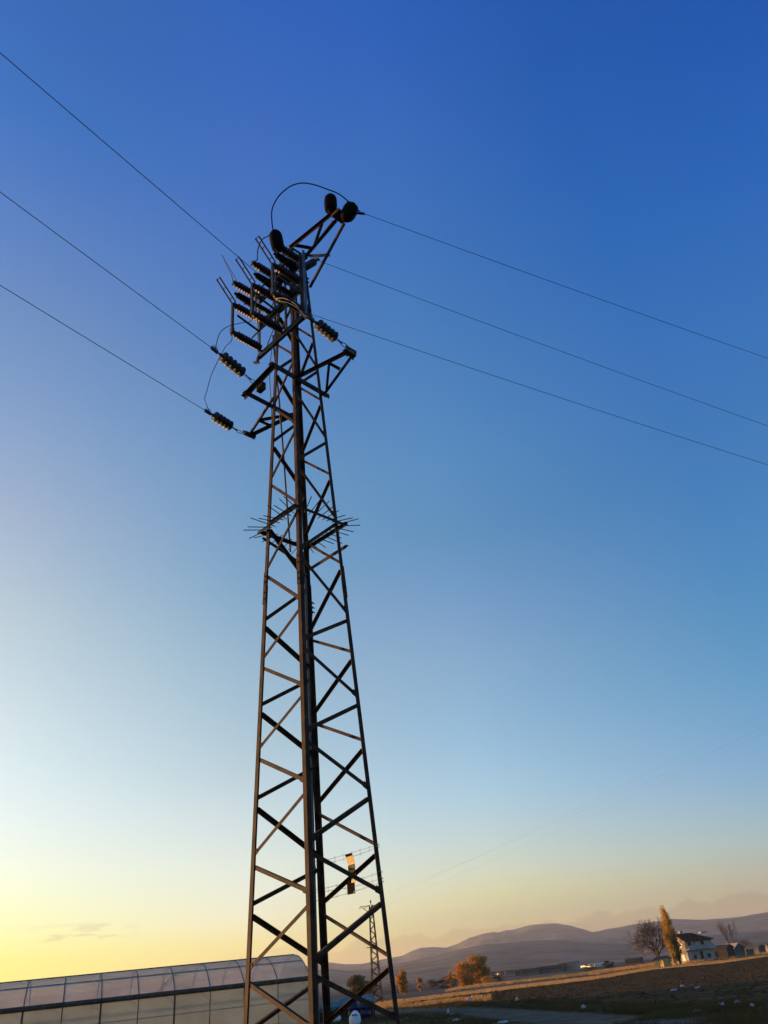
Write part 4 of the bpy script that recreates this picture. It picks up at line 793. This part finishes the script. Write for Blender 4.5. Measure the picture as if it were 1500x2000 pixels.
# its three conductors climb away to the right, over the viewer's right shoulder
for (x0, z0, qx, qy, lab) in ((-1.21, ph-0.30, 1190, 1549, 'upper of the three faint far wires rising to the right in the lower sky'), (0, ph+0.5, 1190, 1561, 'middle of the three faint far wires rising to the right in the lower sky'), (1.21, ph-0.30, 1190, 1577, 'lowest of the three faint far wires rising to the right in the lower sky')):
    P0 = pq(x0, 0, z0); dv = nz(V(math.sin(math.radians(118)), math.cos(math.radians(118)), 0)); s1, h1 = planehit(P0, dv, (qx, qy)); c = 0.0009; sl = h1/s1-c*s1
    b = MB(); b.tube([P0+dv*s+ZU*(sl*s+c*s*s) for s in np.arange(0, 150, 3.0)], 0.0022, 4); b.build('power_line', M['wire'], None, label=lab, cat='power line', group='faint wires of the distant pylon')

# ------------------------------------------------------------------ shelter, barrel, sacks and litter behind the tower
SP = ground_pt(690, 1991); v = math.atan2(SP[0], SP[1]); a = V(math.cos(v), -math.sin(v), 0); dd = V(math.sin(v), math.cos(v), 0)
sh = empty('tarpaulin_shelter', SP, 'low dark shelter roofed with a rumpled teal tarpaulin behind the big tower\'s foot', 'shelter')
mpp = scale_at(SP); pxh = lambda y: (1996-y)*mpp*0.86
c = lambda x, y, z: SP+a*x+dd*y+ZU*z
vs = []; nx, ny = 36, 14
for j in range(ny+1):
    for i in range(nx+1):
        x = -2.2+3.5*i/nx; y = -0.15+2.6*j/ny; z = 0.66+0.40*j/ny + 0.045*math.sin(x*7+y*1.5)*(0.4+0.6*math.sin(math.pi*j/ny)) + 0.06*noise.noise(Vector((x*1.6, y*1.6, 2))) + 0.10*(i/nx)
        if j == 0: z -= 0.12+0.05*math.sin(x*9)
        vs.append(c(x, y, z)-SP)
fs = [(j*(nx+1)+i, j*(nx+1)+i+1, (j+1)*(nx+1)+i+1, (j+1)*(nx+1)+i) for j in range(ny) for i in range(nx)]
tp = raw_mesh('tarpaulin', vs, fs, M['teal'], sh, True); sol = tp.modifiers.new('thick', 'SOLIDIFY'); sol.thickness = 0.012
for x in (-2.1, -0.5, 1.15):
    for y, h in ((0.0, 0.76), (2.3, 1.1)):
        b = MB(); b.tube([c(x, y, 0), c(x, y, h-0.14)], 0.04, 6); b.build('post', M['timber'], sh)
b = MB(); b.hexa([c(-2.1, 0.5, 0), c(1.1, 0.5, 0), c(1.1, 0.6, 0), c(-2.1, 0.6, 0), c(-2.1, 0.5, 0.68), c(1.1, 0.5, 0.68), c(1.1, 0.6, 0.68), c(-2.1, 0.6, 0.68)]); b.build('back_wall', M['timber'], sh)
b = MB(); b.hexa([c(1.22, 0.1, 0), c(1.30, 0.1, 0), c(1.30, 2.3, 0), c(1.22, 2.3, 0), c(1.22, 0.1, 0.70), c(1.30, 0.1, 0.70), c(1.30, 2.3, 1.0), c(1.22, 2.3, 1.0)]); b.build('side_board', M['timber'], sh)
def barrel(P, r, h, label, lean=(0, 0)):
    root = empty('barrel', P, label, 'barrel', 'blue plastic barrels at the shelter'); ax = nz(V(lean[0], lean[1], 1)); b = MB()
    b.lathe(P, ax, [(0, r*0.9), (0.03, r), (h*0.3, r*1.0), (h*0.31, r*1.06), (h*0.35, r*1.06), (h*0.36, r), (h*0.64, r), (h*0.65, r*1.06), (h*0.69, r*1.06), (h*0.70, r), (h*0.95, r*0.97), (h, r*0.86)], 20); b.build('body', M['blue'], root)
    l = MB(); l.lathe(P+ax*h, ax, [(0.0, r*0.80), (0.03, r*0.80), (0.035, r*0.7)], 18); l.build('lid', M['blue'], root); return root
P = ground_pt(713, 1993); barrel(P, 0.30, 0.92, 'dark blue plastic barrel standing right of the white sack', (0.06, 0)); P2 = P-a*0.62+dd*0.25; barrel(P2, 0.29, 0.92, 'dark blue barrel behind the white sack, half hidden')
def sack(P, w, h, seed, label, stripe):
    root = empty('sack', P, label, 'sack', 'stuffed white sacks by the shelter'); vs = []; n, m_ = 24, 16
    for j in range(m_+1):
        t = j/m_; z = h*(t if t < 1 else 1); r = 0.5*w*(min(1, (0.80+0.8*t)) if t < 0.3 else (1.0-0.75*((t-0.3)/0.7)**2.4))
        for i in range(n):
            an = 2*math.pi*i/n; k = 1+0.12*noise.noise(Vector((math.cos(an)*1.3, math.sin(an)*1.3, t*2.5+seed)))+0.04*math.sin(an*9+seed)*t
            off = 0.10*w*t; vs.append(a*(math.cos(an)*r*k+off)+dd*(math.sin(an)*r*k*0.8)+ZU*z)
    fs = [(j*n+i, j*n+(i+1) % n, (j+1)*n+(i+1) % n, (j+1)*n+i) for j in range(m_) for i in range(n)]
    k0 = len(vs); vs.append(a*0.1*w+ZU*h*1.0); fs += [(m_*n+i, m_*n+(i+1) % n, k0, k0) for i in range(n)]
    me = bpy.data.meshes.new('body'); me.from_pydata([tuple(p) for p in vs], [], [f if f[2] != f[3] else f[:3] for f in fs]); me.polygons.foreach_set('use_smooth', [True]*len(me.polygons)); o = bpy.data.objects.new('body', me); COL.objects.link(o); o.parent = root; me.materials.append(M['sack'])
    if stripe:
        b = MB(); base = P+a*(0.07*w)-dd*(0.40*w*0.90)+ZU*h*0.66
        for k in range(4): b.bar(base+a*(k*0.075-0.16), base+a*(k*0.075-0.16)+ZU*(0.055 if k % 2 else 0.075)+dd*0.03, a, (0, 0.055), dd, (-0.03, 0.02))
        b.build('printed_mark', M['print'], root)
    return root
P = ground_pt(693, 2003); sack(P, 0.58, 0.62, 1.0, 'full white woven sack with a small blue print, in front of the barrels', True)
P = ground_pt(657, 1996); sack(P, 0.50, 0.38, 3.0, 'smaller white sack lying behind the dark tower leg, left of the printed one', False)

def litter(px, py, w, h, seed, label, tall=False):
    P = ground_pt(px, py); rg = random.Random(seed); vs = []; n = 7
    for j in range(n+1):
        for i in range(n+1):
            x = (i/n-0.5)*w; y = (j/n-0.5)*w*0.7; zz = noise.noise(Vector((i*0.55, j*0.55, seed*3.1)))
            z = h*max(0.04, 0.45+0.9*zz)*(math.sin(math.pi*i/n)*0.7+0.3)
            vs.append(P + V(x*math.cos(seed)-y*math.sin(seed), x*math.sin(seed)+y*math.cos(seed), z+0.02) + V(0.25*w*zz, 0.2*w*zz, 0))
    fs = [(j*(n+1)+i, j*(n+1)+i+1, (j+1)*(n+1)+i+1, (j+1)*(n+1)+i) for j in range(n) for i in range(n)]
    o = raw_mesh('plastic_scrap', vs, fs, M['litter'], None, True, label=label, cat='plastic scrap', group='white plastic scraps on the ground'); return o
for i, (x, y, w, h, lab) in enumerate(((918, 1957, 0.5, 0.45, 'tall torn plastic scrap at the far edge of the dirt track'), (876, 1981, 0.16, 0.28, 'upright white scrap left of the track, beside a flat one'), (884, 1983, 0.26, 0.12, 'flat white scrap just right of the upright one by the track'), (892, 1995, 0.40, 0.10, 'crumpled white bag near the bottom edge, below the two scraps'),
    (976, 2001, 0.60, 0.12, 'white plastic spread on the very bottom edge, right of the crumpled bag'), (1010, 1957, 0.22, 0.30, 'small white scrap in the field, standing alone beyond the track'), (848, 1962, 0.3, 0.25, 'pale scrap in the orange grass right of the tower leg'), (1140, 1972, 0.20, 0.22, 'little white scrap at the grass just above the track'),
    (1366, 1966, 0.30, 0.10, 'white bag lying upper in the pair at the lower right'), (1363, 1979, 0.32, 0.10, 'white bag lying lower in the pair at the lower right'), (1410, 1966, 0.26, 0.15, 'whitish scrap between the white pair and the right edge'), (1441, 1962, 0.24, 0.14, 'pale scrap second from the right edge'), (1471, 1968, 0.16, 0.14, 'small pale scrap nearest the right edge'),
    (1315, 1936, 0.35, 0.14, 'pale scrap in the ploughed field below the house, left of another'), (1333, 1928, 0.28, 0.14, 'pale scrap in the ploughed field below the house, upper right of another'), (1363, 1931, 0.30, 0.14, 'pale scrap in the ploughed field, rightmost below the house'), (794, 1990, 0.12, 0.06, 'tiny white scrap right of the tower\'s right leg'))):
    litter(x, y, w, h, i+1.3, lab)

# ------------------------------------------------------------------ grass, stubble, clods (stuff)
def blades(name, P, h, w, m, seed, per=3):
    rg = np.random.default_rng(seed); P = np.repeat(np.asarray(P, float), per, 0); n = len(P); P = P + np.c_[rg.normal(0, 0.06, (n, 2)), np.zeros(n)]
    hh = h*rg.uniform(0.45, 1.25, n)*(np.repeat(1, n)); an = rg.uniform(0, 2*math.pi, n); ww = w*rg.uniform(0.6, 1.3, n); le = rg.normal(0, 0.35, (n, 2))*hh[:, None]
    dx = np.c_[np.cos(an)*ww, np.sin(an)*ww, np.zeros(n)]; tp = np.c_[le, hh]; md = np.c_[le*0.35, hh*0.55]
    q = np.stack([P-dx, P+dx, P+md+dx*0.7, P+tp, P+md-dx*0.7], 1).reshape(-1, 3); i = np.arange(n)*5
    f = np.concatenate([np.stack([i, i+1, i+2, i+4], 1), np.stack([i+4, i+2, i+3, i+3], 1)])
    # second face is a triangle: give it as a thin quad
    tri = np.stack([P+tp-dx*0.08], 1).reshape(-1, 3); q = np.concatenate([q, tri]); f[n:, 3] = len(P)*5 + np.arange(n)
    return raw_mesh(name, q, f, m, kind='stuff')
def fill_between(lo, hi, n, seed, power=1.0, clump=0.0):
    rg = np.random.default_rng(seed); lo, hi = np.asarray([p[:2] for p in lo]), np.asarray([p[:2] for p in hi]); out = []
    tl = np.linspace(0, 1, len(lo)); th_ = np.linspace(0, 1, len(hi))
    while len(out) < n:
        t, s = rg.random(), rg.random()**power; A_ = np.array([np.interp(t, tl, lo[:, k]) for k in (0, 1)]); B_ = np.array([np.interp(t, th_, hi[:, k]) for k in (0, 1)]); p = A_+(B_-A_)*s
        if clump and noise.noise(Vector((p[0]*0.35, p[1]*0.35, seed)))*0.6+noise.noise(Vector((p[0]*1.3, p[1]*1.3, seed)))*0.4 < clump-0.5+rg.normal(0, 0.12): continue
        out.append((p[0], p[1], 0.0))
    return out
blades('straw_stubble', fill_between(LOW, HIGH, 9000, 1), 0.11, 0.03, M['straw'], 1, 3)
verge_n, verge_f = G((785, 1972), (920, 1966), (1007, 1970), (1130, 1977), (1303, 1985), (1480, 2002)), G((785, 1962), (920, 1958), (1007, 1955), (1130, 1958), (1303, 1962), (1500, 1975))
blades('faded_weeds', fill_between(verge_n, verge_f, 4200, 2, 1.2, 0.58), 0.16, 0.010, M['weed'], 2, 4)
blades('dry_grass', fill_between(G((735, 1972), (800, 1967), (870, 1963), (960, 1955)), G((735, 1963), (800, 1959), (870, 1953), (960, 1945)), 1500, 3, 1.0, 0.6), 0.20, 0.016, M['straw'], 3, 4)
blades('field_grass', fill_between(LOW[2:], near_edge[1:], 700, 4, 1.0, 0.74), 0.10, 0.014, M['weed'], 4, 3)
far1, far2 = G((1150, 1906), (1283, 1886), (1350, 1882), (1410, 1875), (1500, 1864)), G((1150, 1901), (1283, 1882), (1350, 1878.5), (1410, 1871), (1500, 1861.5))
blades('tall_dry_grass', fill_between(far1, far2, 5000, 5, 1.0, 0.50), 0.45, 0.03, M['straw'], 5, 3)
blades('far_grass_band', fill_between(G((870, 1938), (1000, 1922), (1160, 1903)), G((890, 1931), (1000, 1917), (1160, 1899.5)), 3500, 6, 1.0, 0.5), 0.28, 0.05, M['straw'], 6, 3)
blades('near_weeds', fill_between(G((640, 2003), (800, 2000), (960, 2012), (1100, 2040)), G((640, 1994), (800, 1984), (900, 1986), (1000, 2004)), 2200, 7, 1.0, 0.45), 0.16, 0.007, M['weed'], 7, 4)
blades('right_weeds', fill_between(G((1200, 2003), (1500, 2040)), G((1330, 1972), (1500, 1950)), 2000, 8, 1.0, 0.6), 0.13, 0.008, M['weed'], 8, 4)
blades('pale_tufts', fill_between(verge_n, verge_f, 260, 12, 1.3, 0.66), 0.20, 0.008, M['weed'], 12, 6)
blades('track_grass', fill_between(ROAD_F[2:8], G((785, 1992), (830, 1990), (900, 2000), (980, 2010)), 500, 13, 1.0, 0.6), 0.10, 0.006, M['weed'], 13, 4)
def clods(name, pts, smin, smax, m, seed):
    rg = np.random.default_rng(seed); import bmesh
    ico = bmesh.new(); bmesh.ops.create_icosphere(ico, subdivisions=1, radius=1); bv = np.array([v.co[:] for v in ico.verts]); bf = np.array([[v.index for v in f.verts] for f in ico.faces]); ico.free()
    pts = np.asarray(pts); n = len(pts); k = len(bv); s = rg.uniform(smin, smax, n)**1.0; sc = np.c_[s*rg.uniform(.7, 1.5, n), s*rg.uniform(.7, 1.5, n), s*rg.uniform(.35, .8, n)]
    an = rg.uniform(0, 6.28, n); q = bv[None]*sc[:, None, :]*rg.uniform(0.75, 1.25, (n, k))[..., None]
    x = q[..., 0]*np.cos(an)[:, None]-q[..., 1]*np.sin(an)[:, None]; y = q[..., 0]*np.sin(an)[:, None]+q[..., 1]*np.cos(an)[:, None]
    q = np.stack([x, y, q[..., 2]], -1)+pts[:, None, :]; f = bf[None]+(np.arange(n)*k)[:, None, None]
    return raw_mesh(name, q.reshape(-1, 3), f.reshape(-1, 3), m, kind='stuff')
clods('soil_clods', fill_between(LOW[1:], near_edge, 4500, 9, 1.3, 0.40), 0.03, 0.12, M['clod'], 9)
clods('stones', fill_between(verge_n, verge_f, 700, 10), 0.02, 0.07, M['clod'], 10)

# ------------------------------------------------------------------ evening haze
hz = MB(); ZT = 200.0
hz.hexa([V(-9000, -9000, -2), V(9000, -9000, -2), V(9000, 9000, -2), V(-9000, 9000, -2), V(-9000, -9000, ZT), V(9000, -9000, ZT), V(9000, 9000, ZT), V(-9000, 9000, ZT)])
mh = bpy.data.materials.new('evening_haze'); mh.use_nodes = True; n_ = mh.node_tree.nodes; n_.remove(n_['Principled BSDF']); pv_ = n_.new('ShaderNodeVolumePrincipled')
pv_.inputs['Color'].default_value = (0.72, 0.73, 0.77, 1); pv_.inputs['Density'].default_value = 0.00011; pv_.inputs['Anisotropy'].default_value = 0.3
mh.node_tree.links.new(pv_.outputs[0], n_['Material Output'].inputs['Volume'])
ho = hz.build('haze', mh); ho['kind'] = 'stuff'
